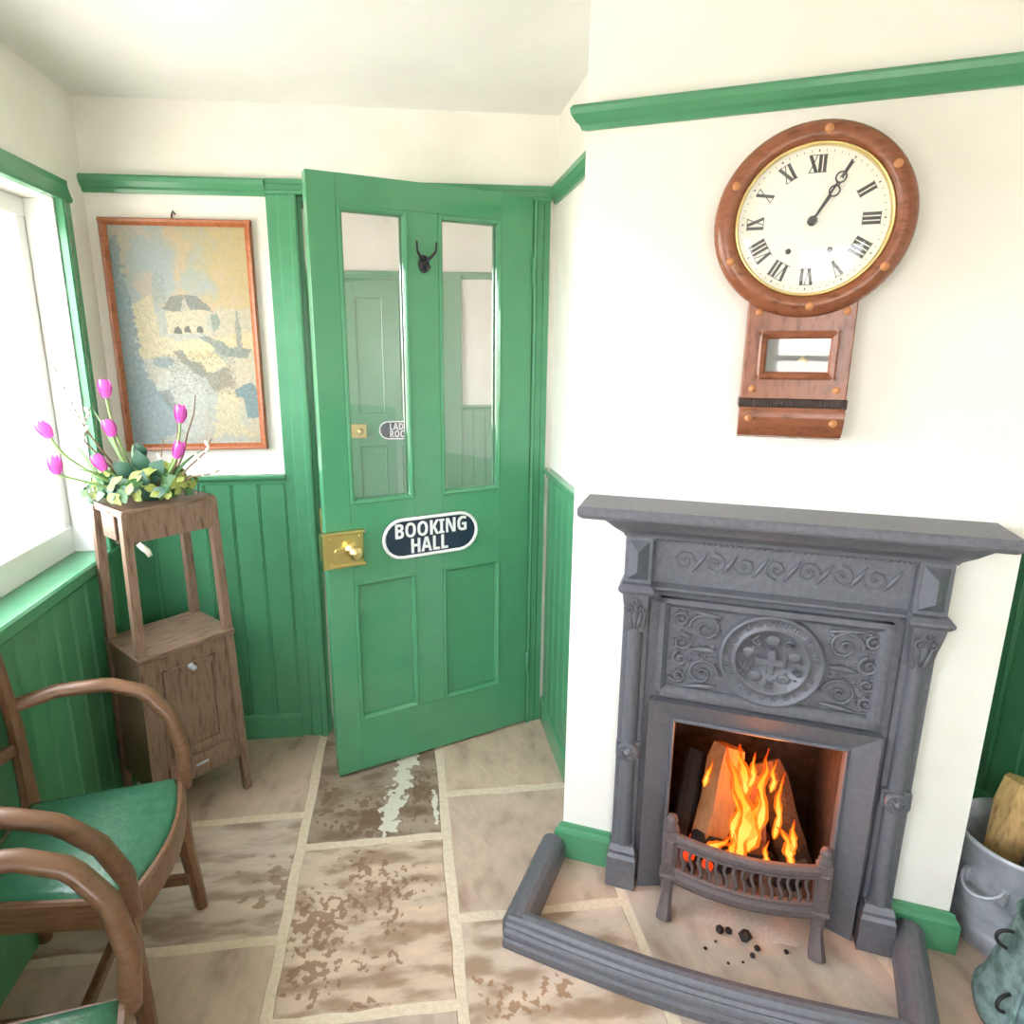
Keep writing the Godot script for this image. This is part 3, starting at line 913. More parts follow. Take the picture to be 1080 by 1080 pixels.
func build_fireplace():
	var f := thing("fireplace_surround", "dark grey cast-iron fireplace surround with moulded mantel shelf and ornate medallion panel", "fireplace", at_breast(UF, 0), -PHI)
	var I: Material = M.iron
	# plate with the opening
	var mb := wall_mesh(0.315, 1.045, 0.03, [[-0.205, 0.0, 0.205, 0.53]], -0.315)
	mb.t = Transform3D.IDENTITY
	var o := put(mb, "back_plate", I, f)
	o.position.z = 0.034
	# raised frame round the opening, sloping inwards
	mb = MB.new()
	var outer := [Vector2(-0.272, 0.0), Vector2(-0.272, 0.592), Vector2(0.272, 0.592), Vector2(0.272, 0.0)]
	var inner := [Vector2(-0.207, 0.0), Vector2(-0.207, 0.530), Vector2(0.207, 0.530), Vector2(0.207, 0.0)]
	for i in 3:
		var a: Vector2 = outer[i]
		var b: Vector2 = outer[i + 1]
		var c: Vector2 = inner[i]
		var d: Vector2 = inner[i + 1]
		mb.quad(Vector3(a.x, a.y, 0.062), Vector3(c.x, c.y, 0.036), Vector3(d.x, d.y, 0.036), Vector3(b.x, b.y, 0.062))
		var n := Vector3(signf(a.x + b.x), 0, 0) if i != 1 else Vector3.UP
		mb.quad(Vector3(a.x, a.y, 0.034), Vector3(a.x, a.y, 0.062), Vector3(b.x, b.y, 0.062), Vector3(b.x, b.y, 0.034))
	put(mb, "opening_frame", I, f)
	mb = MB.new()
	mb.span(Vector3(-0.213, 0.0, 0.03), Vector3(-0.203, 0.535, 0.044), 0.003)
	mb.span(Vector3(0.203, 0.0, 0.03), Vector3(0.213, 0.535, 0.044), 0.003)
	mb.span(Vector3(-0.213, 0.527, 0.03), Vector3(0.213, 0.537, 0.044), 0.003)
	put(mb, "opening_bead", I, f)
	# uprights
	for s in [-1.0, 1.0]:
		var x: float = s * 0.320
		mb = MB.new()
		loft_rect(mb, [[0.040, 0.084, 0.0], [0.040, 0.084, 0.095], [0.036, 0.078, 0.105], [0.036, 0.078, 0.115], [0.031, 0.068, 0.13]], x)
		put(mb, "plinth", I, f)
		mb = MB.new()
		mb.span(Vector3(x - 0.033, 0.12, 0.0), Vector3(x + 0.033, 0.90, 0.046), 0.003)
		put(mb, "pilaster", I, f)
		mb = MB.new(true)
		mb.t.origin = Vector3(x, 0.0, 0.046)
		mb.lathe([Vector2(0.026, 0.13), Vector2(0.022, 0.16), Vector2(0.021, 0.42), Vector2(0.020, 0.79), Vector2(0.026, 0.81)], 14, PI, TAU)
		put(mb, "shaft", I, f)
		mb = MB.new(true)
		mb.t = Transform3D(Basis(Vector3.RIGHT, PI / 2), Vector3(x, 0.43, 0.062))
		mb.lathe([Vector2(0.028, 0), Vector2(0.028, 0.012), Vector2(0.024, 0.016), Vector2(0.020, 0.013), Vector2(0.017, 0.016), Vector2(0.010, 0.014), Vector2(0.006, 0.022), Vector2(0, 0.024)], 18)
		for k in 6:
			mb.ball(Vector3(0.0145 * cos(TAU * k / 6), 0.016, 0.0145 * sin(TAU * k / 6)), Vector3(0.005, 0.005, 0.005), 6, 4)
		put(mb, "rosette", I, f)
		mb = MB.new()
		mb.span(Vector3(x - 0.033, 0.405, 0.03), Vector3(x + 0.033, 0.455, 0.060), 0.004)
		put(mb, "rosette_block", I, f)
		# leafy bracket
		mb = MB.new()
		loft_rect(mb, [[0.022, 0.062, 0.78], [0.026, 0.074, 0.83], [0.031, 0.086, 0.87], [0.033, 0.092, 0.893]], x)
		var br := put(mb, "bracket", I, f)
		mb = MB.new(true)
		for k in 3:
			scroll(mb, Vector3(x + (k - 1) * 0.014, 0.872 - absf(k - 1) * 0.02, 0.090 - 0.004 * k), 0.012, PI / 2, 1.0 if k % 2 == 0 else -1.0, 0.0028, 4)
		leaf_relief(mb, Vector3(x, 0.86, 0.084), Vector3(x, 0.79, 0.064), 0.010)
		leaf_relief(mb, Vector3(x - 0.016, 0.845, 0.08), Vector3(x - 0.006, 0.79, 0.064), 0.007)
		leaf_relief(mb, Vector3(x + 0.016, 0.845, 0.08), Vector3(x + 0.006, 0.79, 0.064), 0.007)
		put(mb, "leaf_ornament", I, br)
		mb = MB.new()
		loft_rect(mb, [[0.036, 0.094, 0.893], [0.044, 0.102, 0.903], [0.044, 0.102, 0.909], [0.036, 0.092, 0.918]], x)
		put(mb, "impost_moulding", I, f)
		# block with a faceted diamond
		mb = MB.new()
		mb.span(Vector3(x - 0.034, 0.915, 0.0), Vector3(x + 0.034, 1.045, 0.072), 0.002)
		var bl := put(mb, "pilaster_block", I, f)
		mb = MB.new()
		var q := [Vector3(x - 0.025, 0.927, 0.072), Vector3(x + 0.025, 0.927, 0.072), Vector3(x + 0.025, 1.03, 0.072), Vector3(x - 0.025, 1.03, 0.072)]
		var r := [Vector3(x, 0.952, 0.096), Vector3(x, 1.005, 0.096)]
		mb.tri(q[0], q[1], r[0])
		mb.quad(q[1], q[2], r[1], r[0])
		mb.tri(q[2], q[3], r[1])
		mb.quad(q[3], q[0], r[0], r[1])
		put(mb, "facet", I, bl)
	# framed panel with the medallion
	var px := 0.262
	mb = MB.new()
	var mp := PackedVector2Array([Vector2(0, 0), Vector2(0.018, 0.0), Vector2(0.018, 0.014), Vector2(0.010, 0.022), Vector2(0.004, 0.026), Vector2(0, 0.026)])
	mb.mould(mp, Vector3(-px, 0.605, 0.034), Vector3(px, 0.605, 0.034), Vector3.BACK, Vector3.UP)
	mb.mould(mp, Vector3(-px, 0.878, 0.034), Vector3(px, 0.878, 0.034), Vector3.BACK, Vector3.DOWN)
	mb.mould(mp, Vector3(-px, 0.605, 0.034), Vector3(-px, 0.878, 0.034), Vector3.BACK, Vector3.RIGHT)
	mb.mould(mp, Vector3(px, 0.605, 0.034), Vector3(px, 0.878, 0.034), Vector3.BACK, Vector3.LEFT)
	put(mb, "panel_frame", I, f)
	var pan := Node3D.new()
	pan.name = "ornament_panel"
	f.add_child(pan, true)
	pan.position = Vector3(0.012, 0.741, 0.034)
	var spots := [[0.158, 0.062, 0.040, 0.0], [0.160, -0.062, 0.040, PI], [0.214, 0.018, 0.024, PI / 2], [0.218, 0.080, 0.019, 0.4], [0.218, -0.078, 0.019, -0.4], [0.215, -0.030, 0.020, 1.2]]
	for s in [-1.0, 1.0]:
		mb = MB.new(true)
		for q in spots:
			scroll(mb, Vector3(s * q[0], q[1], 0.002), q[2], q[3] if s > 0 else PI - q[3], s * (1.0 if q[1] > 0 else -1.0), 0.0052)
		leaf_relief(mb, Vector3(s * 0.120, 0.095, 0.002), Vector3(s * 0.20, 0.105, 0.002), 0.008)
		leaf_relief(mb, Vector3(s * 0.120, -0.095, 0.002), Vector3(s * 0.20, -0.105, 0.002), 0.008)
		leaf_relief(mb, Vector3(s * 0.130, 0.005, 0.002), Vector3(s * 0.195, 0.0, 0.002), 0.010)
		for k in 16:
			mb.ball(Vector3(s * (0.135 + 0.018 * (k % 4)), -0.03 + 0.014 * (k / 4), 0.0), Vector3(0.004, 0.004, 0.004), 6, 4)
		put(mb, "scrollwork", I, pan)
	mb = MB.new(true)
	mb.t.basis = Basis(Vector3.RIGHT, PI / 2)
	mb.lathe([Vector2(0.122, 0), Vector2(0.122, 0.014), Vector2(0.119, 0.019), Vector2(0.114, 0.019), Vector2(0.111, 0.013), Vector2(0.090, 0.013), Vector2(0.087, 0.018), Vector2(0.083, 0.018), Vector2(0.080, 0.010), Vector2(0.0, 0.010)], 48)
	var med := put(mb, "medallion", I, pan, "round cast medallion with a cross")
	mb = MB.new()
	mb.span(Vector3(-0.030, -0.009, 0.008), Vector3(0.030, 0.009, 0.020), 0.003)
	mb.span(Vector3(-0.009, -0.034, 0.008), Vector3(0.009, 0.034, 0.0205), 0.003)
	mb.span(Vector3(-0.034, -0.013, 0.008), Vector3(-0.027, 0.013, 0.019), 0.002)
	mb.span(Vector3(0.027, -0.013, 0.008), Vector3(0.034, 0.013, 0.019), 0.002)
	put(mb, "cross", I, med)
	mb = MB.new(true)
	for k in 5:
		var a := PI / 2 + TAU * k / 5
		mb.ball(Vector3(cos(a) * 0.055, sin(a) * 0.055, 0.010), Vector3(0.017, 0.014, 0.0035), 10, 5)
		scroll(mb, Vector3(cos(a + 0.62) * 0.060, sin(a + 0.62) * 0.060, 0.010), 0.011, a, 1.0, 0.0026, 4)
	for k in 26:
		var a := rng.randf() * TAU
		var rr := rng.randf_range(0.045, 0.076)
		mb.ball(Vector3(cos(a) * rr, sin(a) * rr, 0.010), Vector3(0.004, 0.004, 0.004), 6, 4)
	put(mb, "relief", I, med)
	# raised lettering round the rim
	var ring := {"R": 40.0, "A": 26.0, "I": 15.0, "L": 5.0}
	for ch in ring:
		letter_on_ring(med, ch, ring[ch])
	mb = MB.new()
	for a in [62.0, 74.0, 86.0, 98.0, 112.0, 126.0, 152.0, 164.0, 178.0, 192.0, 206.0, 232.0, 246.0, 262.0, 278.0, 294.0, 308.0, 326.0, 338.0]:
		mb.t = Transform3D(Basis(Vector3.BACK, deg_to_rad(a)), Vector3.ZERO)
		mb.span(Vector3(0.094, -0.006, 0.012), Vector3(0.107, -0.0025, 0.0165), 0.001)
		mb.span(Vector3(0.094, 0.002, 0.012), Vector3(0.107, 0.005, 0.0165), 0.001)
	put(mb, "worn_lettering", I, med)
	# frieze above
	mb = MB.new()
	mb.span(Vector3(-0.286, 0.915, 0.0), Vector3(0.286, 1.045, 0.048), 0.0)
	var fz := put(mb, "frieze", I, f)
	mb = MB.new(true)
	for k in 7:
		var x := -0.21 + 0.07 * k
		scroll(mb, Vector3(x, 0.982, 0.047), 0.026, PI / 2 * k, 1.0 if k % 2 == 0 else -1.0, 0.0030, 6)
		leaf_relief(mb, Vector3(x + 0.02, 0.955, 0.047), Vector3(x + 0.052, 1.008, 0.047), 0.006)
	put(mb, "frieze_scrollwork", I, fz)
	mb = MB.new()
	mb.mould(PackedVector2Array([Vector2(0.025, 0), Vector2(0.058, 0.004), Vector2(0.066, 0.012), Vector2(0.066, 0.018), Vector2(0.052, 0.026), Vector2(0.025, 0.026)]), Vector3(-0.287, 0.892, 0.0), Vector3(0.287, 0.892, 0.0), Vector3.BACK, Vector3.UP)
	put(mb, "frieze_moulding", I, f)
	mb = MB.new(true)
	for k in 46:
		mb.ball(Vector3(-0.281 + 0.0125 * k, 1.038, 0.070), Vector3(0.005, 0.006, 0.005), 6, 4)
	put(mb, "bead_row", I, f)
	# cornice and shelf
	mb = MB.new()
	loft_rect(mb, [[0.356, 0.076, 1.040], [0.360, 0.080, 1.048], [0.364, 0.084, 1.052], [0.378, 0.104, 1.066], [0.396, 0.116, 1.082], [0.400, 0.120, 1.086], [0.402, 0.122, 1.094]])
	put(mb, "cornice", I, f)
	mb = MB.new()
	loft_rect(mb, [[0.442, 0.140, 1.092], [0.450, 0.148, 1.098], [0.454, 0.150, 1.104], [0.454, 0.150, 1.118], [0.450, 0.146, 1.124]])
	o = put(mb, "mantel_shelf", I, f)
	o.position.x = -0.012
	# the fire chamber
	mb = MB.new()
	mb.span(Vector3(-0.222, -0.004, -0.30), Vector3(-0.205, 0.55, 0.0), 0.0)
	mb.span(Vector3(0.205, -0.004, -0.30), Vector3(0.222, 0.55, 0.0), 0.0)
	mb.span(Vector3(-0.222, -0.004, -0.32), Vector3(0.222, 0.55, -0.30), 0.0)
	mb.span(Vector3(-0.222, 0.54, -0.32), Vector3(0.222, 0.60, -0.03), 0.0)
	mb.span(Vector3(-0.222, -0.03, -0.32), Vector3(0.222, -0.001, 0.0), 0.0)
	put(mb, "fire_chamber", M.soot, f, "sooty fire chamber")

func letter_on_ring(parent: Node3D, ch: String, deg: float):
	var f := SystemFont.new()
	f.font_names = PackedStringArray(["Droid Serif"])
	f.font_weight = 700
	var t := TextMesh.new()
	t.text = ch
	t.font = f
	t.font_size = 48
	t.pixel_size = 0.018 / 36.0
	t.depth = 0.005
	t.curve_step = 3.0
	var o := put(t, "letter", M.iron, parent)
	var a := deg_to_rad(deg)
	o.position = Vector3(cos(a) * 0.1005, sin(a) * 0.1005, 0.0145)
	o.rotation.z = a - PI / 2

# ------------------------------------------------------------------ grate, logs, flames
func bow(x: float) -> float:
	return 0.028 + 0.03 * (1.0 - pow(x / 0.17, 2.0))

func build_fire():
	var base := at_breast(UF - 0.006, 0)
	var g := thing("fire_grate", "low cast-iron fire grate with a bowed barred front in the fireplace", "grate", base, -PHI)
	var I: Material = M.iron_warm
	var z0 := 0.09
	for q in [["top_bar", 0.236, 0.012, 0.014], ["upper_rail", 0.216, 0.006, 0.008], ["lower_rail", 0.138, 0.007, 0.010], ["bottom_bar", 0.112, 0.018, 0.010]]:
		var pts := []
		var rad := []
		for i in 13:
			var x := -0.168 + 0.028 * i
			pts.append(Vector3(x, q[1], z0 + bow(x)))
			rad.append(Vector2(q[3], q[2]))
		var mb := MB.new()
		mb.tube(pts, rad, 8, Vector3.UP, 0.7)
		put(mb, q[0], I, g)
	for i in 15:
		var x := -0.150 + 0.0214 * i
		var pts := []
		var rad := []
		for k in 8:
			var t := k / 7.0
			pts.append(Vector3(x + 0.0055 * sin(t * TAU), 0.138 + 0.078 * t, z0 + bow(x) + 0.002))
			rad.append(Vector2(0.0042, 0.0042))
		var mb := MB.new(true)
		mb.tube(pts, rad, 6, Vector3.BACK)
		put(mb, "bar", I, g)
	for s in [-1.0, 1.0]:
		var x: float = s * 0.184
		var mb := MB.new()
		mb.span(Vector3(x - 0.020, 0.115, z0 + 0.008), Vector3(x + 0.020, 0.255, z0 + 0.036), 0.004)
		mb.span(Vector3(x - 0.012, 0.15, z0 + 0.03), Vector3(x + 0.012, 0.23, z0 + 0.042), 0.004)
		mb.span(Vector3(x - 0.024, 0.108, z0 + 0.004), Vector3(x + 0.024, 0.122, z0 + 0.044), 0.004)
		mb.tube([Vector3(x, 0.11, z0 + 0.02), Vector3(x, 0.06, z0 + 0.03), Vector3(x + s * 0.003, 0.0, z0 + 0.056)], [Vector2(0.018, 0.018), Vector2(0.014, 0.016), Vector2(0.020, 0.026)], 8, Vector3.BACK, 0.9)
		put(mb, "leg", I, g)
		mb = MB.new(true)
		mb.t.origin = Vector3(x, 0.255, z0 + 0.022)
		mb.lathe([Vector2(0.016, 0), Vector2(0.018, 0.01), Vector2(0.012, 0.016), Vector2(0.016, 0.028), Vector2(0.012, 0.04), Vector2(0.0, 0.046)], 10)
		put(mb, "finial", I, g)
	var mb2 := MB.new()
	for i in 9:
		mb2.span(Vector3(-0.16 + 0.04 * i - 0.006, 0.098, -0.22), Vector3(-0.16 + 0.04 * i + 0.006, 0.112, z0 + 0.03), 0.002)
	mb2.span(Vector3(-0.18, 0.085, -0.20), Vector3(0.18, 0.1, -0.18), 0.002)
	put(mb2, "grate_bars", I, g)
	for s in [-1.0, 1.0]:
		mb2 = MB.new()
		mb2.span(Vector3(s * 0.16 - 0.012, 0.0, -0.21), Vector3(s * 0.16 + 0.012, 0.09, -0.18), 0.003)
		put(mb2, "rear_foot", I, g)
	# glowing bed of embers
	var glow := mat(rgb(60, 22, 12), 0.9)
	glow.emission_enabled = true
	glow.emission = rgb(255, 66, 16)
	glow.emission_energy_multiplier = 0.5
	var ember_dark: Material = M.char
	var bed := thing("ember_bed", "glowing orange embers and black cinders in the fire grate", "embers", base, -PHI)
	bed.set_meta("kind", "stuff")
	for part in 2:
		var mb := MB.new()
		for i in [24, 90][part]:
			var p := Vector3(rng.randf_range(-0.15, 0.15), 0.125 + rng.randf_range(0, 0.03), rng.randf_range(-0.18, 0.085))
			mb.t = Transform3D(Basis.from_euler(Vector3(rng.randf(), rng.randf(), rng.randf()) * 3.0), p)
			mb.box(Vector3.ZERO, Vector3(rng.randf_range(0.018, 0.04), rng.randf_range(0.015, 0.03), rng.randf_range(0.018, 0.035)), 0.004)
		put(mb, "embers" if part == 0 else "cinders", glow if part == 0 else ember_dark, bed)
	# logs
	var logs := [
		["split pale log standing upright in the fire", "split", Vector3(-0.085, 0.14, 0.02), Vector3(-0.045, 0.40, -0.10), 0.050],
		["reddish split log leaning in the middle of the fire", "red", Vector3(0.035, 0.14, 0.045), Vector3(0.02, 0.345, -0.06), 0.036],
		["charred log lying on the left of the fire", "char", Vector3(-0.160, 0.155, 0.0), Vector3(-0.132, 0.34, -0.14), 0.030],
		["charred log leaning at the right of the fire", "bark", Vector3(0.135, 0.15, 0.0), Vector3(0.055, 0.36, -0.12), 0.046],
		["black burnt log at the back of the fire", "char", Vector3(-0.12, 0.18, -0.17), Vector3(0.12, 0.22, -0.17), 0.045],
		["small charred log in front on the right of the fire", "char", Vector3(0.095, 0.14, 0.085), Vector3(0.16, 0.20, 0.06), 0.022]]
	for q in logs:
		var t := thing("burning_log", q[0], "log", base, -PHI, "logs in the fire")
		var pts := []
		var rad := []
		var a: Vector3 = q[2]
		var b: Vector3 = q[3]
		for i in 7:
			var u := i / 6.0
			pts.append(a.lerp(b, u) + Vector3(rng.randf_range(-0.003, 0.003), 0, rng.randf_range(-0.003, 0.003)))
			var r: float = q[4] * rng.randf_range(0.9, 1.06) * (0.86 if i == 6 or i == 0 else 1.0)
			rad.append(Vector2(r, r * 0.8))
		var m := MB.new()
		m.tube(pts, rad, 5 if q[1] in ["split", "red"] else 9, Vector3.BACK)
		var mm: Material = M.split_wood if q[1] == "split" else M.char if q[1] == "char" else M.bark
		if q[1] == "red": mm = tri_tex(mat(rgb(128, 78, 56), 0.8), M.grain, Vector3(8, 1.5, 8))
		put(m, "timber", mm, t)
		if q[1] != "char":
			m = MB.new()
			m.tube([a - (b - a) * 0.01, a.lerp(b, 0.16)], [Vector2(q[4] * 1.07, q[4] * 0.87), Vector2(q[4] * 0.98, q[4] * 0.8)], 7, Vector3.BACK)
			put(m, "charred_end", M.char, t)
	# flames: an orange veil round a yellow core
	var skins := []
	for q in [[[rgb(255, 120, 24), rgb(255, 130, 30), rgb(255, 110, 22), rgb(240, 70, 14)], 0.66, 0.5], [[rgb(255, 206, 80), rgb(255, 222, 110), rgb(255, 190, 60), rgb(255, 150, 36)], 0.98, 0.92]]:
		var grad := Gradient.new()
		grad.offsets = PackedFloat32Array([0.0, 0.3, 0.62, 1.0])
		grad.colors = PackedColorArray(q[0])
		var gt := GradientTexture2D.new()
		gt.gradient = grad
		gt.fill_from = Vector2(0, 0)
		gt.fill_to = Vector2(0, 1)
		gt.width = 16
		gt.height = 128
		var fm := mat(Color(0, 0, 0, q[2]), 1.0, 0.0, 0.0)
		fm.transparency = BaseMaterial3D.TRANSPARENCY_ALPHA
		fm.emission_enabled = true
		fm.emission = Color.BLACK
		fm.emission_texture = gt
		fm.emission_energy_multiplier = q[1]
		fm.resource_name = "flame"
		skins.append(fm)
	var fire := thing("fire", "tall yellow and orange flames rising among the logs", "fire", base, -PHI)
	var tongues := [
		[[Vector3(-0.002, 0.155, 0.06), Vector3(-0.010, 0.21, 0.055), Vector3(0.006, 0.26, 0.05), Vector3(-0.002, 0.31, 0.04), Vector3(-0.022, 0.35, 0.03), Vector3(-0.030, 0.39, 0.02), Vector3(-0.052, 0.42, 0.01), Vector3(-0.062, 0.46, 0.0)], 0.021],
		[[Vector3(0.012, 0.19, 0.055), Vector3(0.022, 0.24, 0.05), Vector3(0.014, 0.29, 0.045), Vector3(0.028, 0.33, 0.035), Vector3(0.022, 0.37, 0.03)], 0.016],
		[[Vector3(-0.022, 0.32, 0.025), Vector3(-0.008, 0.36, 0.015), Vector3(-0.014, 0.40, 0.01), Vector3(-0.028, 0.43, 0.0), Vector3(-0.024, 0.465, -0.01)], 0.018],
		[[Vector3(0.030, 0.22, 0.045), Vector3(0.040, 0.29, 0.01), Vector3(0.034, 0.35, -0.01), Vector3(0.048, 0.385, -0.03), Vector3(0.038, 0.42, -0.03), Vector3(0.044, 0.45, -0.04)], 0.014],
		[[Vector3(0.076, 0.22, 0.02), Vector3(0.088, 0.27, -0.01), Vector3(0.080, 0.315, -0.03), Vector3(0.090, 0.345, -0.05), Vector3(0.096, 0.38, -0.05)], 0.009],
		[[Vector3(-0.092, 0.165, 0.075), Vector3(-0.084, 0.19, 0.075), Vector3(-0.064, 0.205, 0.07), Vector3(-0.044, 0.215, 0.07), Vector3(-0.034, 0.24, 0.065)], 0.012],
		[[Vector3(-0.056, 0.155, 0.075), Vector3(-0.032, 0.18, 0.072), Vector3(-0.024, 0.215, 0.07), Vector3(-0.030, 0.245, 0.065)], 0.014],
		[[Vector3(0.122, 0.175, 0.05), Vector3(0.112, 0.21, 0.045), Vector3(0.106, 0.24, 0.04), Vector3(0.092, 0.262, 0.035), Vector3(0.074, 0.272, 0.035)], 0.012],
		[[Vector3(0.116, 0.21, 0.045), Vector3(0.122, 0.24, 0.04), Vector3(0.114, 0.27, 0.035), Vector3(0.120, 0.30, 0.03)], 0.009],
		[[Vector3(-0.108, 0.30, -0.03), Vector3(-0.102, 0.33, -0.04), Vector3(-0.096, 0.35, -0.04), Vector3(-0.090, 0.38, -0.05)], 0.007],
		[[Vector3(-0.020, 0.20, 0.062), Vector3(-0.030, 0.25, 0.055), Vector3(-0.018, 0.30, 0.045), Vector3(-0.034, 0.34, 0.03), Vector3(-0.046, 0.38, 0.02)], 0.011],
		[[Vector3(0.0, 0.36, 0.02), Vector3(0.012, 0.39, 0.01), Vector3(0.006, 0.42, 0.0), Vector3(0.014, 0.45, -0.01)], 0.009],
		[[Vector3(0.06, 0.33, -0.02), Vector3(0.068, 0.36, -0.03), Vector3(0.060, 0.39, -0.03), Vector3(0.070, 0.42, -0.04)], 0.007],
		[[Vector3(0.050, 0.165, 0.07), Vector3(0.058, 0.19, 0.065), Vector3(0.052, 0.215, 0.06), Vector3(0.060, 0.24, 0.055)], 0.007]]
	for q in tongues:
		var cv := Curve3D.new()
		for p in q[0]: cv.add_point(p)
		for i in range(1, q[0].size() - 1):
			var tn: Vector3 = (q[0][i + 1] - q[0][i - 1]) * 0.2
			cv.set_point_in(i, -tn); cv.set_point_out(i, tn)
		var veil: MeshInstance3D
		for layer in 2:
			var pts := []
			var rad := []
			var n := 24
			for i in n + 1:
				var t := float(i) / n
				var ph: float = q[1] * 700.0
				var p := cv.sample_baked(cv.get_baked_length() * (t if layer == 0 else 0.02 + 0.86 * t))
				p += Vector3(sin(t * 11.0 + ph), 0, 0) * q[1] * 0.22 * t
				pts.append(p)
				var r: float = q[1] * (0.25 + 1.0 * sin(PI * pow(t, 0.75))) * (1.0 - 0.62 * t) * (1.0 + 0.20 * sin(t * 15.0 + ph) + 0.12 * sin(t * 31.0 + ph * 2.0))
				r *= 1.25 if layer == 0 else 0.66
				rad.append(Vector2(maxf(r, 0.0006), maxf(r * 0.45, 0.0005)))
			var m := MB.new(true)
			m.uvs = true
			m.tube(pts, rad, 8, Vector3.BACK)
			if layer == 0: veil = put(m, "flame", skins[0], fire)
			else: put(m, "flame_core", skins[1], veil)
	var lamp := OmniLight3D.new()
	lamp.name = "fire_light"
	lamp.light_color = rgb(255, 140, 60)
	lamp.light_energy = 0.055
	lamp.light_size = 0.07
	lamp.omni_range = 8.0
	lamp.omni_attenuation = 2.0
	lamp.shadow_enabled = true
	fire.add_child(lamp)
	lamp.position = Vector3(0.03, 0.40, -0.01)
	# crumbs of coal fallen on the hearth
	var spots := [[-0.05, 0.125, 0.013], [-0.028, 0.12, 0.011], [0.012, 0.128, 0.019], [0.04, 0.15, 0.009], [0.028, 0.175, 0.008], [-0.085, 0.19, 0.005], [0.11, 0.135, 0.007], [-0.03, 0.215, 0.004], [-0.06, 0.16, 0.004], [0.005, 0.2, 0.004]]
	for q in spots:
		var m := MB.new()
		m.ball(Vector3.ZERO, Vector3(1, 0.75, 0.9) * q[2], 6, 4)
		var o := put(m, "coal_lump", M.coal, self)
		o.position = at_breast(UF + q[0], q[2] * 0.7, q[1] + 0.02)
		o.rotation.y = q[0] * 40.0
		tag(o, "largest black lump of coal on the hearth below the grate" if q[2] > 0.015 else "black lump of coal on the hearth close under the grate" if q[2] > 0.01 else "tiny black crumb of coal scattered on the hearth", "coal", "coal crumbs on the hearth")
	# pale ash spilt below the grate
	var am := MB.new(true)
	var ap := []
	for i in 22:
		var a := TAU * i / 22
		ap.append(Vector3(0.02 + cos(a) * 0.15 * rng.randf_range(0.8, 1.1), 0.0, 0.085 + sin(a) * 0.075 * rng.randf_range(0.75, 1.1)))
	for i in 22:
		var a: Vector3 = ap[i]
		var b: Vector3 = ap[(i + 1) % 22]
		var c := Vector3(0.02, 0.008, 0.07)
		var a2 := a.lerp(c, 0.4) + Vector3(0, 0.003, 0)
		var b2 := b.lerp(c, 0.4) + Vector3(0, 0.003, 0)
		am.quad(b, a, a2, b2)
		am.tri(a2, c, b2)
	var ash := put(am, "ash_spill", M.ash, self)
	ash.position = base
	ash.rotation.y = -PHI
	tag(ash, "thin spill of pale ash on the hearth under the grate", "ash", "", "stuff")

# ------------------------------------------------------------------ fender
func sweep(mb: MB, prof: Array, pts: Array):
	var rings := []
	var n := pts.size()
	for i in n:
		var d0: Vector3 = (pts[i] - pts[maxi(i - 1, 0)]).normalized()
		var d1: Vector3 = (pts[mini(i + 1, n - 1)] - pts[i]).normalized()
		if i == 0: d0 = d1
		if i == n - 1: d1 = d0
		var n0 := d0.cross(Vector3.UP)
		var n1 := d1.cross(Vector3.UP)
		var m := (n0 + n1).normalized()
		m = m / maxf(0.4, m.dot(n0))
		var ring := []
		for p in prof: ring.append(pts[i] + m * p.x + Vector3.UP * p.y)
		rings.append(ring)
	var k := prof.size()
	for i in n - 1:
		for j in k:
			var e := (j + 1) % k
			mb.quad(rings[i + 1][j], rings[i][j], rings[i][e], rings[i + 1][e])
	var idx := Geometry2D.triangulate_polygon(PackedVector2Array(prof))
	for q in range(0, idx.size(), 3):
		mb.tri(rings[0][idx[q]], rings[0][idx[q + 1]], rings[0][idx[q + 2]])
		mb.tri(rings[n - 1][idx[q]], rings[n - 1][idx[q + 2]], rings[n - 1][idx[q + 1]])

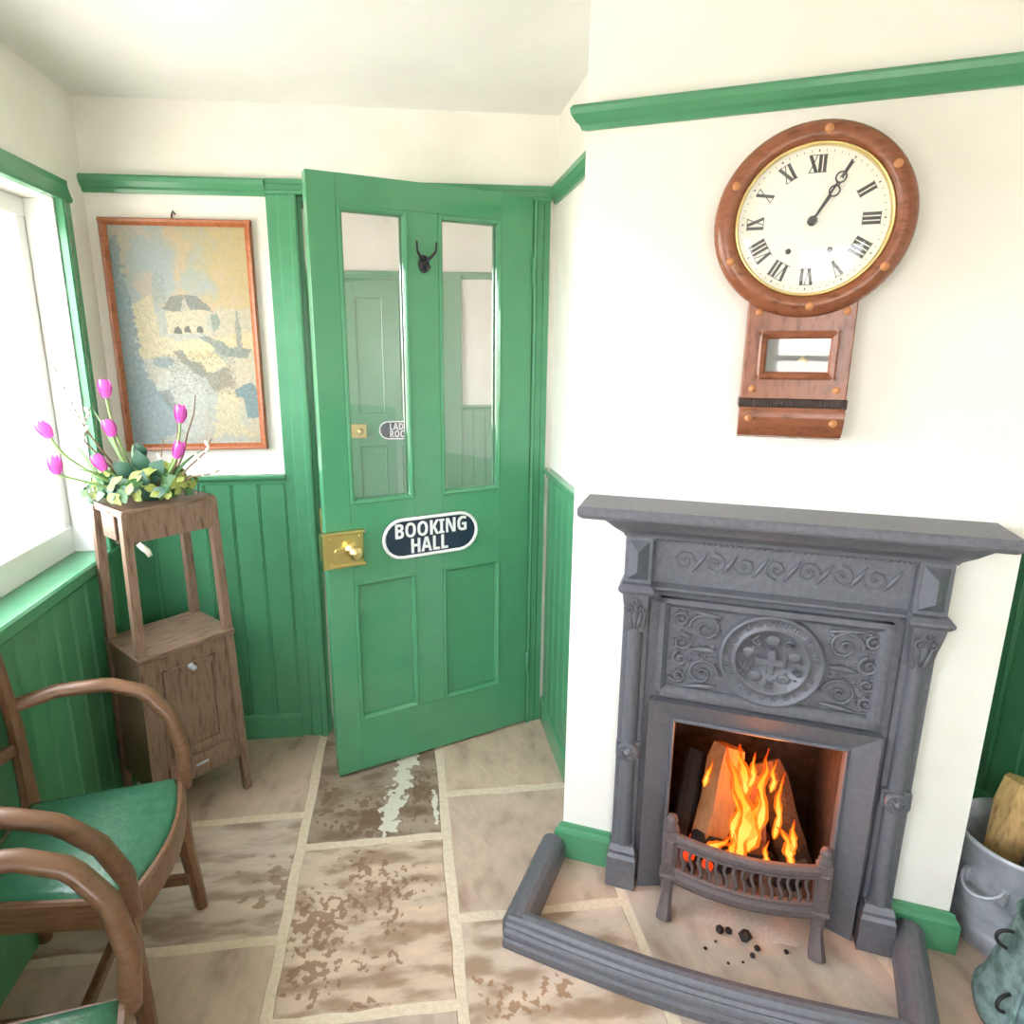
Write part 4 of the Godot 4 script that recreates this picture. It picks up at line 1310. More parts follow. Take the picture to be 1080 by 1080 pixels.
func build_fender():
	var f := thing("hearth_fender", "dark grey ribbed cast-iron fender round the hearth", "fender", at_breast(UF, 0), -PHI)
	# section: out, up; a ribbed front and a rounded crest
	var prof := [Vector2(-0.034, 0), Vector2(0.040, 0), Vector2(0.042, 0.008), Vector2(0.042, 0.024), Vector2(0.036, 0.028), Vector2(0.034, 0.032), Vector2(0.036, 0.036), Vector2(0.034, 0.044), Vector2(0.028, 0.048), Vector2(0.026, 0.051), Vector2(0.026, 0.056), Vector2(0.020, 0.063), Vector2(0.014, 0.064), Vector2(0.012, 0.068), Vector2(0.006, 0.075), Vector2(-0.006, 0.078), Vector2(-0.020, 0.074), Vector2(-0.030, 0.064), Vector2(-0.034, 0.05)]
	var arm := [Vector2(-0.034, 0), Vector2(0.034, 0), Vector2(0.036, 0.03)]
	for i in 9:
		var a := PI * i / 8.0
		arm.append(Vector2(0.036 * cos(a), 0.045 + 0.036 * sin(a)))
	arm.append(Vector2(-0.036, 0.03))
	var front := []
	var xl := -0.572
	var xr := 0.380
	for i in 21:
		var t := i / 20.0
		front.append(Vector3(lerpf(xl, xr, t), 0, 0.335 + 0.035 * sin(PI * t)))
	var mb := MB.new()
	sweep(mb, prof, front)
	var bar := put(mb, "front_bar", M.iron, f)
	mb = MB.new()
	for k in 9:
		var x := -0.19 + 0.022 * k + (0.008 if k > 4 else 0.0)
		var z := 0.335 + 0.035 * sin(PI * (x - xl) / (xr - xl)) + 0.0425
		mb.span(Vector3(x, 0.007, z - 0.001), Vector3(x + 0.003, 0.021, z + 0.0018), 0.0005)
		if k % 2 == 0: mb.span(Vector3(x, 0.018, z - 0.001), Vector3(x + 0.010, 0.021, z + 0.0018), 0.0005)
		if k % 3 == 0: mb.span(Vector3(x, 0.007, z - 0.001), Vector3(x + 0.010, 0.010, z + 0.0018), 0.0005)
	var marks := put(mb, "worn_lettering", M.iron, bar, "worn raised maker's lettering")
	marks.set_meta("kind", "stuff")
	for q in [[Vector3(-0.525, 0, 0.03), Vector3(xl + 0.02, 0, 0.345)], [Vector3(xr - 0.02, 0, 0.345), Vector3(0.402, 0, 0.03)]]:
		mb = MB.new()
		sweep(mb, arm, [q[0], q[0].lerp(q[1], 0.5), q[1]])
		put(mb, "side_arm", M.iron, f)

# ------------------------------------------------------------------ wall clock
func build_clock():
	var yc := 1.757
	var c := thing("wall_clock", "round drop-dial wooden wall clock with inlaid dots hanging above the mantel", "clock", at_breast(0.496, 0, 0.0), -PHI)
	var round := Basis(Vector3.RIGHT, PI / 2)
	var hub := Vector3(0, yc, 0)
	var mb := MB.new(true)
	mb.t = Transform3D(round, hub)
	mb.lathe([Vector2(0.150, 0.0), Vector2(0.158, 0.03), Vector2(0.158, 0.052)], 48)
	put(mb, "drum", M.clock_wood_dark, c)
	mb = MB.new(true)
	mb.t = Transform3D(round, hub)
	mb.lathe([Vector2(0.150, 0.045), Vector2(0.188, 0.050), Vector2(0.193, 0.056), Vector2(0.194, 0.064), Vector2(0.190, 0.072), Vector2(0.182, 0.079), Vector2(0.172, 0.083), Vector2(0.162, 0.083), Vector2(0.154, 0.079), Vector2(0.150, 0.074), Vector2(0.150, 0.060)], 64)
	var ring := put(mb, "bezel_ring", M.clock_wood, c)
	for k in 6:
		var a := deg_to_rad(28.0 + 60.0 * k + (6.0 if k % 2 == 0 else -2.0))
		mb = MB.new(true)
		mb.t = Transform3D(round, hub + Vector3(cos(a) * 0.172, sin(a) * 0.172, 0.0826))
		mb.lathe([Vector2(0.0088, -0.002), Vector2(0.0088, 0.0006), Vector2(0, 0.0007)], 14)
		put(mb, "inlay_dot", M.inlay, ring)
	mb = MB.new(true)
	mb.t = Transform3D(round, hub)
	mb.lathe([Vector2(0.151, 0.066), Vector2(0.151, 0.078), Vector2(0.148, 0.081), Vector2(0.145, 0.078), Vector2(0.144, 0.067)], 64)
	put(mb, "brass_rim", M.brass, c)
	mb = MB.new()
	mb.t = Transform3D(round, hub)
	mb.lathe([Vector2(0.147, 0.05), Vector2(0.147, 0.066), Vector2(0, 0.066)], 64)
	var dial := put(mb, "dial", M.dial, c, "white dial with Roman numerals")
	var nums := ["XII", "I", "II", "III", "IIII", "V", "VI", "VII", "VIII", "IX", "X", "XI"]
	for k in 12:
		mb = MB.new()
		var a := -TAU * k / 12.0
		mb.t = Transform3D(Basis(Vector3.BACK, a), hub + Vector3(0, 0, 0.0663))
		var s: String = nums[k]
		var widths := {"I": 0.0088, "V": 0.0170, "X": 0.0170}
		var total := 0.0
		for ch in s: total += widths[ch]
		var x := -total / 2
		var r0 := 0.094
		var r1 := 0.127
		for ch in s:
			var w: float = widths[ch]
			var m: float = x + w / 2
			if ch == "I":
				stroke(mb, Vector2(m, r0), Vector2(m, r1), 0.0062)
			elif ch == "V":
				stroke(mb, Vector2(x + 0.002, r1), Vector2(m, r0), 0.0062)
				stroke(mb, Vector2(x + w - 0.002, r1), Vector2(m, r0), 0.0018)
			else:
				stroke(mb, Vector2(x + 0.002, r1), Vector2(x + w - 0.002, r0), 0.0062)
				stroke(mb, Vector2(x + w - 0.002, r1), Vector2(x + 0.002, r0), 0.0018)
			x += w
		stroke(mb, Vector2(-total / 2, r0), Vector2(total / 2, r0), 0.0012)
		stroke(mb, Vector2(-total / 2, r1), Vector2(total / 2, r1), 0.0012)
		put(mb, "numeral", M.ink, dial)
	mb = MB.new()
	for k in 60:
		mb.t = Transform3D(Basis(Vector3.BACK, -TAU * k / 60.0), hub + Vector3(0, 0, 0.0663))
		stroke(mb, Vector2(0, 0.1335), Vector2(0, 0.1375), 0.0009 if k % 5 else 0.0026)
	put(mb, "minute_track", M.ink, dial)
	for x in [-0.040, 0.040]:
		mb = MB.new(true)
		mb.t = Transform3D(round, hub + Vector3(x, -0.058, 0.0662))
		mb.lathe([Vector2(0.0058, -0.001), Vector2(0.0058, 0.001), Vector2(0, 0.001)], 14)
		put(mb, "winding_hole", M.ink, dial)
	for q in [["hour_hand", 32.5, 0.082, 0.0715, 0.066], ["minute_hand", 29.0, 0.128, 0.0738, 0.092]]:
		mb = MB.new()
		mb.t = Transform3D(Basis(Vector3.BACK, -deg_to_rad(q[1])), hub + Vector3(0, 0, q[3]))
		stroke(mb, Vector2(0, 0), Vector2(0, q[4] - 0.010), 0.0042, 0.0012)
		stroke(mb, Vector2(0, q[4] + 0.010), Vector2(0, q[2]), 0.0036, 0.0012)
		var path := []
		var rad := []
		for i in 17:
			var a := TAU * i / 16.0
			path.append(Vector3(sin(a) * 0.0095, q[4] + cos(a) * 0.0105, 0.0006)); rad.append(Vector2(0.0018, 0.001))
		mb.tube(path, rad, 6, Vector3.BACK)
		put(mb, q[0], M.steel_blue, c)
	mb = MB.new(true)
	mb.t = Transform3D(round, hub)
	mb.lathe([Vector2(0.0095, 0.067), Vector2(0.0095, 0.076), Vector2(0.006, 0.079), Vector2(0, 0.0795)], 16)
	put(mb, "hand_boss", M.steel_blue, c)
	mb = MB.new(true)
	mb.t = Transform3D(round, hub)
	var dome := []
	for i in 9:
		var t := i / 8.0
		dome.append(Vector2(0.1455 * cos(t * PI / 2), 0.0785 + 0.012 * sin(t * PI / 2)))
	mb.lathe(dome, 48)
	put(mb, "dial_glass", M.glass, c, "clear domed dial glass")
	# drop box below
	var bw := 0.108
	mb = MB.new()
	mb.span(Vector3(-bw, 1.375, 0), Vector3(bw, 1.64, 0.062), 0.003)
	var boxn := put(mb, "drop_case", M.clock_wood_dark, c)
	mb = MB.new()
	var wf := PackedVector2Array([Vector2(0, 0), Vector2(0.010, 0.0), Vector2(0.013, 0.005), Vector2(0.010, 0.013), Vector2(0.003, 0.018), Vector2(0, 0.018)])
	var wx := 0.080
	mb.mould(wf, Vector3(-wx, 1.430, 0.062), Vector3(wx, 1.430, 0.062), Vector3.BACK, Vector3.UP)
	mb.mould(wf, Vector3(-wx, 1.535, 0.062), Vector3(wx, 1.535, 0.062), Vector3.BACK, Vector3.DOWN)
	mb.mould(wf, Vector3(-wx, 1.430, 0.062), Vector3(-wx, 1.535, 0.062), Vector3.BACK, Vector3.RIGHT)
	mb.mould(wf, Vector3(wx, 1.430, 0.062), Vector3(wx, 1.535, 0.062), Vector3.BACK, Vector3.LEFT)
	var fr := put(mb, "window_frame", M.clock_wood, boxn)
	mb = MB.new()
	mb.span(Vector3(-0.063, 1.447, 0.0605), Vector3(0.063, 1.518, 0.0632), 0.0)
	put(mb, "window_back", mat(rgb(92, 88, 82), 0.8), boxn)
	mb = MB.new(true)
	mb.t = Transform3D(round, Vector3(0.012, 1.468, 0.0632))
	mb.lathe([Vector2(0.010, 0), Vector2(0.009, 0.002), Vector2(0.005, 0.0035), Vector2(0, 0.004)], 14)
	mb.t = Transform3D.IDENTITY
	mb.span(Vector3(0.0108, 1.475, 0.0632), Vector3(0.0132, 1.518, 0.0645), 0.0)
	put(mb, "pendulum_bob", M.brass, boxn)
	mb = MB.new()
	mb.span(Vector3(-0.063, 1.447, 0.0685), Vector3(0.063, 1.518, 0.0695), 0.0)
	put(mb, "window_pane", M.glass, boxn)
	# ribbed band and curled foot
	mb = MB.new()
	mb.span(Vector3(-bw - 0.003, 1.366, 0), Vector3(bw + 0.003, 1.388, 0.064), 0.002)
	var band := put(mb, "ribbed_band", M.ebony, c)
	mb = MB.new(true)
	for k in 40:
		mb.tube([Vector3(-bw + 0.0055 * k, 1.368, 0.064), Vector3(-bw + 0.0055 * k, 1.386, 0.064)], [0.0022, 0.0022], 6, Vector3.BACK)
	put(mb, "ribs", M.ebony, band)
	var prof := PackedVector2Array([Vector2(0, 1.30), Vector2(0, 1.368)])
	for i in 13:
		var t := i / 12.0
		prof.append(Vector2(0.066 - 0.018 * sin(t * PI * 0.5) + 0.014 * sin(t * PI), 1.368 - 0.066 * t))
	prof.append(Vector2(0.03, 1.296))
	mb = MB.new()
	mb.mould(prof, Vector3(-bw, 0, 0), Vector3(bw, 0, 0), Vector3.BACK, Vector3.UP)
	put(mb, "curled_foot", M.clock_wood, c)
	for p in [[-0.085, 1.575, 0.0622], [0.088, 1.575, 0.0622], [0.086, 1.408, 0.0622], [-0.085, 1.408, 0.0622], [-0.088, 1.343, 0.0715], [0.086, 1.336, 0.0725]]:
		mb = MB.new(true)
		mb.t = Transform3D(round, Vector3(p[0], p[1], p[2]))
		mb.lathe([Vector2(0.0082, -0.006), Vector2(0.0082, 0.0006), Vector2(0, 0.0008)], 14)
		put(mb, "inlay_dot", M.inlay, c)

func stroke(mb: MB, a: Vector2, b: Vector2, w: float, h := 0.0005):
	var d := (b - a).normalized()
	var n := Vector2(-d.y, d.x) * w * 0.5
	mb.prism(PackedVector2Array([a - n, b - n, b + n, a + n]), -0.0004, h, 0.0)

# ------------------------------------------------------------------ framed picture
func painting() -> ImageTexture:
	var w := 300
	var h := 400
	var f := FastNoiseLite.new()
	f.seed = 71
	f.frequency = 0.012
	f.fractal_octaves = 5
	var g := FastNoiseLite.new()
	g.seed = 72
	g.frequency = 0.08
	g.fractal_octaves = 3
	var hf := FastNoiseLite.new()
	hf.seed = 73
	hf.frequency = 0.22
	hf.fractal_octaves = 2
	var S := func(list: Array) -> PackedVector2Array:
		var p := PackedVector2Array()
		for i in range(0, list.size(), 2): p.append(Vector2(list[i], list[i + 1]))
		return p
	# colour, softness of the edge, outline in hundredths of the sheet
	var shapes := [
		[rgb(206, 206, 190), S.call([0, 38, 100, 36, 100, 100, 0, 100]), 2.0, 0.6],
		[rgb(150, 172, 184), S.call([0, 6, 7, 6, 8, 22, 12, 40, 13, 58, 20, 70, 34, 84, 38, 94, 20, 100, 0, 100]), 4.0, 0.75],
		[rgb(224, 212, 176), S.call([12, 34, 28, 30, 30, 48, 42, 50, 42, 58, 14, 58]), 2.5, 0.8],
		[rgb(172, 184, 178), S.call([27, 34, 28, 22, 32, 19, 37, 22, 37, 34]), 1.2, 0.75],
		[rgb(222, 210, 178), S.call([36, 37, 64, 37, 66, 47, 36, 48]), 1.2, 0.8],
		[rgb(140, 146, 140), S.call([33, 37, 40, 31, 59, 30, 71, 37]), 1.0, 0.85],
		[rgb(214, 210, 188), S.call([47, 37, 50, 31, 54, 37]), 0.8, 0.8],
		[rgb(136, 158, 150), S.call([68, 38, 74, 38, 75, 44, 70, 47]), 1.4, 0.7],
		[rgb(104, 108, 100), S.call([40, 47.5, 41, 45, 44, 44, 46, 46, 46, 47.5]), 0.5, 0.85],
		[rgb(104, 108, 100), S.call([48, 47, 49, 44.5, 52, 44, 53, 46, 53, 47]), 0.5, 0.85],
		[rgb(104, 108, 100), S.call([57, 47, 58, 44.5, 61, 44, 62, 46, 62, 47]), 0.5, 0.85],
		[rgb(232, 214, 166), S.call([60, 50, 100, 46, 100, 56, 84, 54]), 2.0, 0.7],
		[rgb(134, 150, 146), S.call([58, 49, 66, 49, 84, 54, 97, 55, 94, 59, 74, 57]), 1.6, 0.75],
		[rgb(150, 158, 152), S.call([86, 44, 88, 36, 90, 44, 91, 58, 86, 58]), 1.2, 0.75],
		[rgb(236, 220, 176), S.call([36, 51, 58, 50, 70, 54, 66, 57, 46, 56]), 1.0, 0.85],
		[rgb(238, 224, 182), S.call([52, 59, 70, 57, 78, 62, 62, 66]), 0.9, 0.9],
		[rgb(230, 214, 168), S.call([44, 55, 64, 55, 72, 58, 52, 60]), 0.9, 0.9],
		[rgb(130, 136, 124), S.call([38, 56, 45, 55, 50, 61, 58, 60, 62, 66, 58, 68, 46, 62]), 1.4, 0.6],
		[rgb(150, 146, 124), S.call([60, 66, 78, 63, 82, 70, 70, 75, 62, 72]), 2.4, 0.6],
		[rgb(146, 166, 170), S.call([22, 58, 33, 57, 38, 61, 32, 64, 24, 62]), 1.6, 0.75],
		[rgb(216, 220, 214), S.call([24, 66, 48, 66, 60, 74, 56, 96, 40, 96, 36, 80, 24, 74]), 3.0, 0.6],
		[rgb(230, 214, 168), S.call([70, 74, 84, 72, 84, 90, 98, 96, 62, 96]), 3.0, 0.6],
		[rgb(120, 152, 158), S.call([82, 73, 96, 70, 99, 73, 99, 87, 90, 87, 88, 78, 82, 77]), 1.2, 0.85],
		[rgb(132, 142, 142), S.call([24, 74, 32, 73, 37, 80, 40, 88, 34, 86, 28, 80]), 2.0, 0.6]]
	var boxes := []
	for s in shapes:
		var r := Rect2(s[1][0], Vector2.ZERO)
		for p in s[1]: r = r.expand(p)
		boxes.append(r.grow(5.0))
	var img := Image.create(w, h, false, Image.FORMAT_RGB8)
	for y in h:
		for x in w:
			var p := Vector2(x * 100.0 / w, y * 100.0 / h)
			var n := f.get_noise_2d(x, y)
			var q := g.get_noise_2d(x, y)
			var d := hf.get_noise_2d(x, y * 0.8)
			var c := rgb(182, 194, 194).lerp(rgb(214, 196, 148), sm(p.x * 0.8 - p.y * 0.35 + n * 40.0, 18.0, 62.0))
			c = c.lerp(rgb(220, 196, 170), 0.6 * sm(n + 0.1, 0.15, 0.4))
			for i in shapes.size():
				var s: Array = shapes[i]
				if not boxes[i].has_point(p): continue
				var e: Vector2 = p + Vector2(q, f.get_noise_2d(y * 2.0, x * 2.0)) * s[2] * 1.1
				if Geometry2D.is_point_in_polygon(e, s[1]):
					c = c.lerp(s[0] * (1.0 + q * 0.06 + d * 0.07), s[3])
			if p.x > 34.0 + 4.0 * q and p.x < 84.0 and p.y > 56.0 + 3.0 * q and p.y < 76.0 and d > 0.24 - 0.1 * n: c = c.lerp(rgb(112, 112, 100), 0.55)
			if p.x > 20.0 and p.x < 62.0 and p.y > 76.0 and d > 0.34: c = c.lerp(rgb(128, 138, 142), 0.45)
			c = c * (1.0 + q * 0.03 + d * 0.03)
			c.a = 1.0
			img.set_pixel(x, y, c)
	return ImageTexture.create_from_image(img)

func build_picture():
	var x0 := -0.955
	var x1 := -0.482
	var y0 := 1.150
	var y1 := 1.905
	var p := thing("framed_picture", "large framed pale townscape print on the back wall beside the window", "picture", Vector3((x0 + x1) / 2, (y0 + y1) / 2, ZB + 0.004))
	p.rotation.x = 0.0
	var hw := (x1 - x0) / 2
	var hh := (y1 - y0) / 2
	var prof := PackedVector2Array([Vector2(0, 0), Vector2(0.020, 0.0), Vector2(0.026, 0.004), Vector2(0.024, 0.012), Vector2(0.018, 0.018), Vector2(0.014, 0.022), Vector2(0, 0.022)])
	for q in [[Vector3(-hw, -hh, 0), Vector3(hw, -hh, 0), Vector3.UP], [Vector3(-hw, hh, 0), Vector3(hw, hh, 0), Vector3.DOWN], [Vector3(-hw, -hh, 0), Vector3(-hw, hh, 0), Vector3.RIGHT], [Vector3(hw, -hh, 0), Vector3(hw, hh, 0), Vector3.LEFT]]:
		var mb := MB.new()
		var d: Vector3 = (q[1] - q[0]).normalized()
		var pr := PackedVector2Array()
		mb.mould(prof, q[0], q[1], Vector3.BACK, q[2])
		put(mb, "frame_side", M.frame_wood, p)
	var pm := mat(rgb(204, 203, 200), 0.6)
	pm.albedo_texture = painting()
	var mb2 := MB.new()
	mb2.uvs = true
	mb2.quad(Vector3(-hw + 0.018, -hh + 0.018, 0.010), Vector3(hw - 0.018, -hh + 0.018, 0.010), Vector3(hw - 0.018, hh - 0.018, 0.010), Vector3(-hw + 0.018, hh - 0.018, 0.010))
	put(mb2, "print", pm, p, "faded print of a market town")
	mb2 = MB.new(true)
	mb2.tube([Vector3(-0.012, hh - 0.01, 0.004), Vector3(-0.012, hh + 0.012, 0.006), Vector3(-0.006, hh + 0.024, 0.008), Vector3(0.0, hh + 0.014, 0.008)], [0.003, 0.003, 0.003, 0.003], 6)
	put(mb2, "hanging_hook", M.ebony, p)

# ------------------------------------------------------------------ plant stand
const STAND := Vector3(-0.772, 0.0, -2.07)
const STAND_TURN := 0.75

func build_stand():
	var s := thing("plant_stand", "tall tapering brown wooden plant stand with an open shelf and cupboard in the corner", "stand", STAND, STAND_TURN)
	var W: Material = M.stand_wood
	# half sizes at heights: (height, half width, half depth)
	var at := func(y: float) -> Vector2:
		return Vector2(lerpf(0.162, 0.142, y / 1.05), lerpf(0.134, 0.114, y / 1.05))
	for sx in [-1.0, 1.0]:
		for sz in [-1.0, 1.0]:
			var mb := MB.new()
			var pts := []
			var rad := []
			for y in [0.0, 0.12, 0.6, 1.04]:
				var q: Vector2 = at.call(y)
				pts.append(Vector3(sx * (q.x - 0.013), y, sz * (q.y - 0.013)))
				rad.append(Vector2(0.013, 0.013) if y > 0.1 else Vector2(0.011, 0.011))
			mb.tube(pts, rad, 4, Vector3.BACK, 1.0)
			put(mb, "leg", W, s)
	# apron of the top: front and back plain, the ends slotted
	var t0: Vector2 = at.call(0.99)
	for sz in [-1.0, 1.0]:
		var mb := MB.new()
		mb.span(Vector3(-t0.x + 0.006, 0.950, sz * (t0.y - 0.010) - 0.006), Vector3(t0.x - 0.006, 1.05, sz * (t0.y - 0.010) + 0.006), 0.002)
		put(mb, "apron", W, s)
	for sx in [-1.0, 1.0]:
		var mb := MB.new()
		var x: float = sx * (t0.x - 0.010)
		mb.span(Vector3(x - 0.005, 0.950, -0.045), Vector3(x + 0.005, 1.05, 0.045), 0.002)
		mb.span(Vector3(x - 0.005, 1.025, -t0.y + 0.006), Vector3(x + 0.005, 1.05, t0.y - 0.006), 0.002)
		put(mb, "slotted_end", W, s)
	var mb3 := MB.new()
	mb3.span(Vector3(-t0.x + 0.002, 1.035, -t0.y + 0.002), Vector3(t0.x - 0.002, 1.05, t0.y - 0.002), 0.003)
	put(mb3, "top_board", M.stand_wood_flat, s)
	mb3 = MB.new(true)
	mb3.tube([Vector3(-0.105, 0.948, t0.y - 0.004), Vector3(-0.096, 0.935, t0.y + 0.004), Vector3(-0.085, 0.922, t0.y + 0.006), Vector3(-0.078, 0.905, t0.y + 0.004)], [Vector2(0.008, 0.0015), Vector2(0.010, 0.0015), Vector2(0.010, 0.0015), Vector2(0.008, 0.0015)], 6, Vector3.BACK)
	put(mb3, "paper_tag", M.catkin, s, "curled cream paper tag")
	var t1: Vector2 = at.call(0.6)
	mb3 = MB.new()
	mb3.span(Vector3(-t1.x - 0.004, 0.584, -t1.y - 0.004), Vector3(t1.x + 0.004, 0.602, t1.y + 0.004), 0.003)
	put(mb3, "shelf", M.stand_wood_flat, s)
	# cupboard: tapered sides
	var ya := 0.135
	var yb := 0.584
	var a: Vector2 = at.call(ya)
	var b: Vector2 = at.call(yb)
	a -= Vector2(0.008, 0.008)
	b -= Vector2(0.008, 0.008)
	mb3 = MB.new()
	var lo := [Vector3(-a.x, ya, a.y), Vector3(a.x, ya, a.y), Vector3(a.x, ya, -a.y), Vector3(-a.x, ya, -a.y)]
	var hi := [Vector3(-b.x, yb, b.y), Vector3(b.x, yb, b.y), Vector3(b.x, yb, -b.y), Vector3(-b.x, yb, -b.y)]
	for i in 4:
		var j := (i + 1) % 4
		mb3.quad(lo[i], lo[j], hi[j], hi[i])
	mb3.quad(lo[3], lo[2], lo[1], lo[0])
	mb3.quad(hi[0], hi[1], hi[2], hi[3])
	put(mb3, "cupboard_body", W, s)
	# door on the front with a knob, and a drawer line below
	var face := func(x: float, y: float, out: float) -> Vector3:
		var t := (y - ya) / (yb - ya)
		return Vector3(x, y, lerpf(a.y, b.y, t) + out)
	mb3 = MB.new()
	for q in [[-0.085, 0.25, -0.070, 0.535], [0.070, 0.25, 0.085, 0.535], [-0.085, 0.515, 0.085, 0.535], [-0.085, 0.235, 0.085, 0.255]]:
		var c0: Vector3 = face.call(q[0], q[1], 0.0)
		var c1: Vector3 = face.call(q[2], q[1], 0.0)
		var c2: Vector3 = face.call(q[2], q[3], 0.0)
		var c3: Vector3 = face.call(q[0], q[3], 0.0)
		var up := Vector3(0, 0, 0.008)
		mb3.quad(c0 + up, c1 + up, c2 + up, c3 + up)
		mb3.quad(c0, c1, c1 + up, c0 + up); mb3.quad(c1, c2, c2 + up, c1 + up); mb3.quad(c2, c3, c3 + up, c2 + up); mb3.quad(c3, c0, c0 + up, c3 + up)
	var door := put(mb3, "cupboard_door", W, s)
	var kn := knob_mesh(0.009)
	var ko := put(kn, "knob", M.zinc, door, "small pale knob")
	ko.position = face.call(0.0, 0.525, 0.008)
	ko.scale = Vector3(1, 1, 0.5)
	mb3 = MB.new()
	var d0: Vector3 = face.call(-0.1, 0.15, 0.003)
	mb3.span(Vector3(-0.105, 0.15, a.y - 0.004), Vector3(0.105, 0.215, a.y + 0.005), 0.003)
	var dr := put(mb3, "drawer", W, s)
	mb3 = MB.new()
	mb3.span(Vector3(-0.022, 0.178, a.y + 0.004), Vector3(0.022, 0.186, a.y + 0.011), 0.002)
	put(mb3, "drawer_pull", M.zinc, dr)

# ------------------------------------------------------------------ flowers
func blade(a: Vector3, b: Vector3, bend: Vector3, w: float, side: Vector3) -> MB:
	var mb := MB.new(true)
	var n := 6
	var rows := []
	for i in n + 1:
		var t := float(i) / n
		var p := a.lerp(b, t) + bend * sin(PI * t)
		var r := w * pow(sin(PI * pow(clampf(0.03 + 0.96 * t, 0.0, 1.0), 0.85)), 1.15)
		rows.append([p - side * r, p + Vector3(0, -r * 0.4, 0), p + side * r])
	for i in n:
		for k in 2:
			mb.quad(rows[i][k], rows[i][k + 1], rows[i + 1][k + 1], rows[i + 1][k])
	return mb

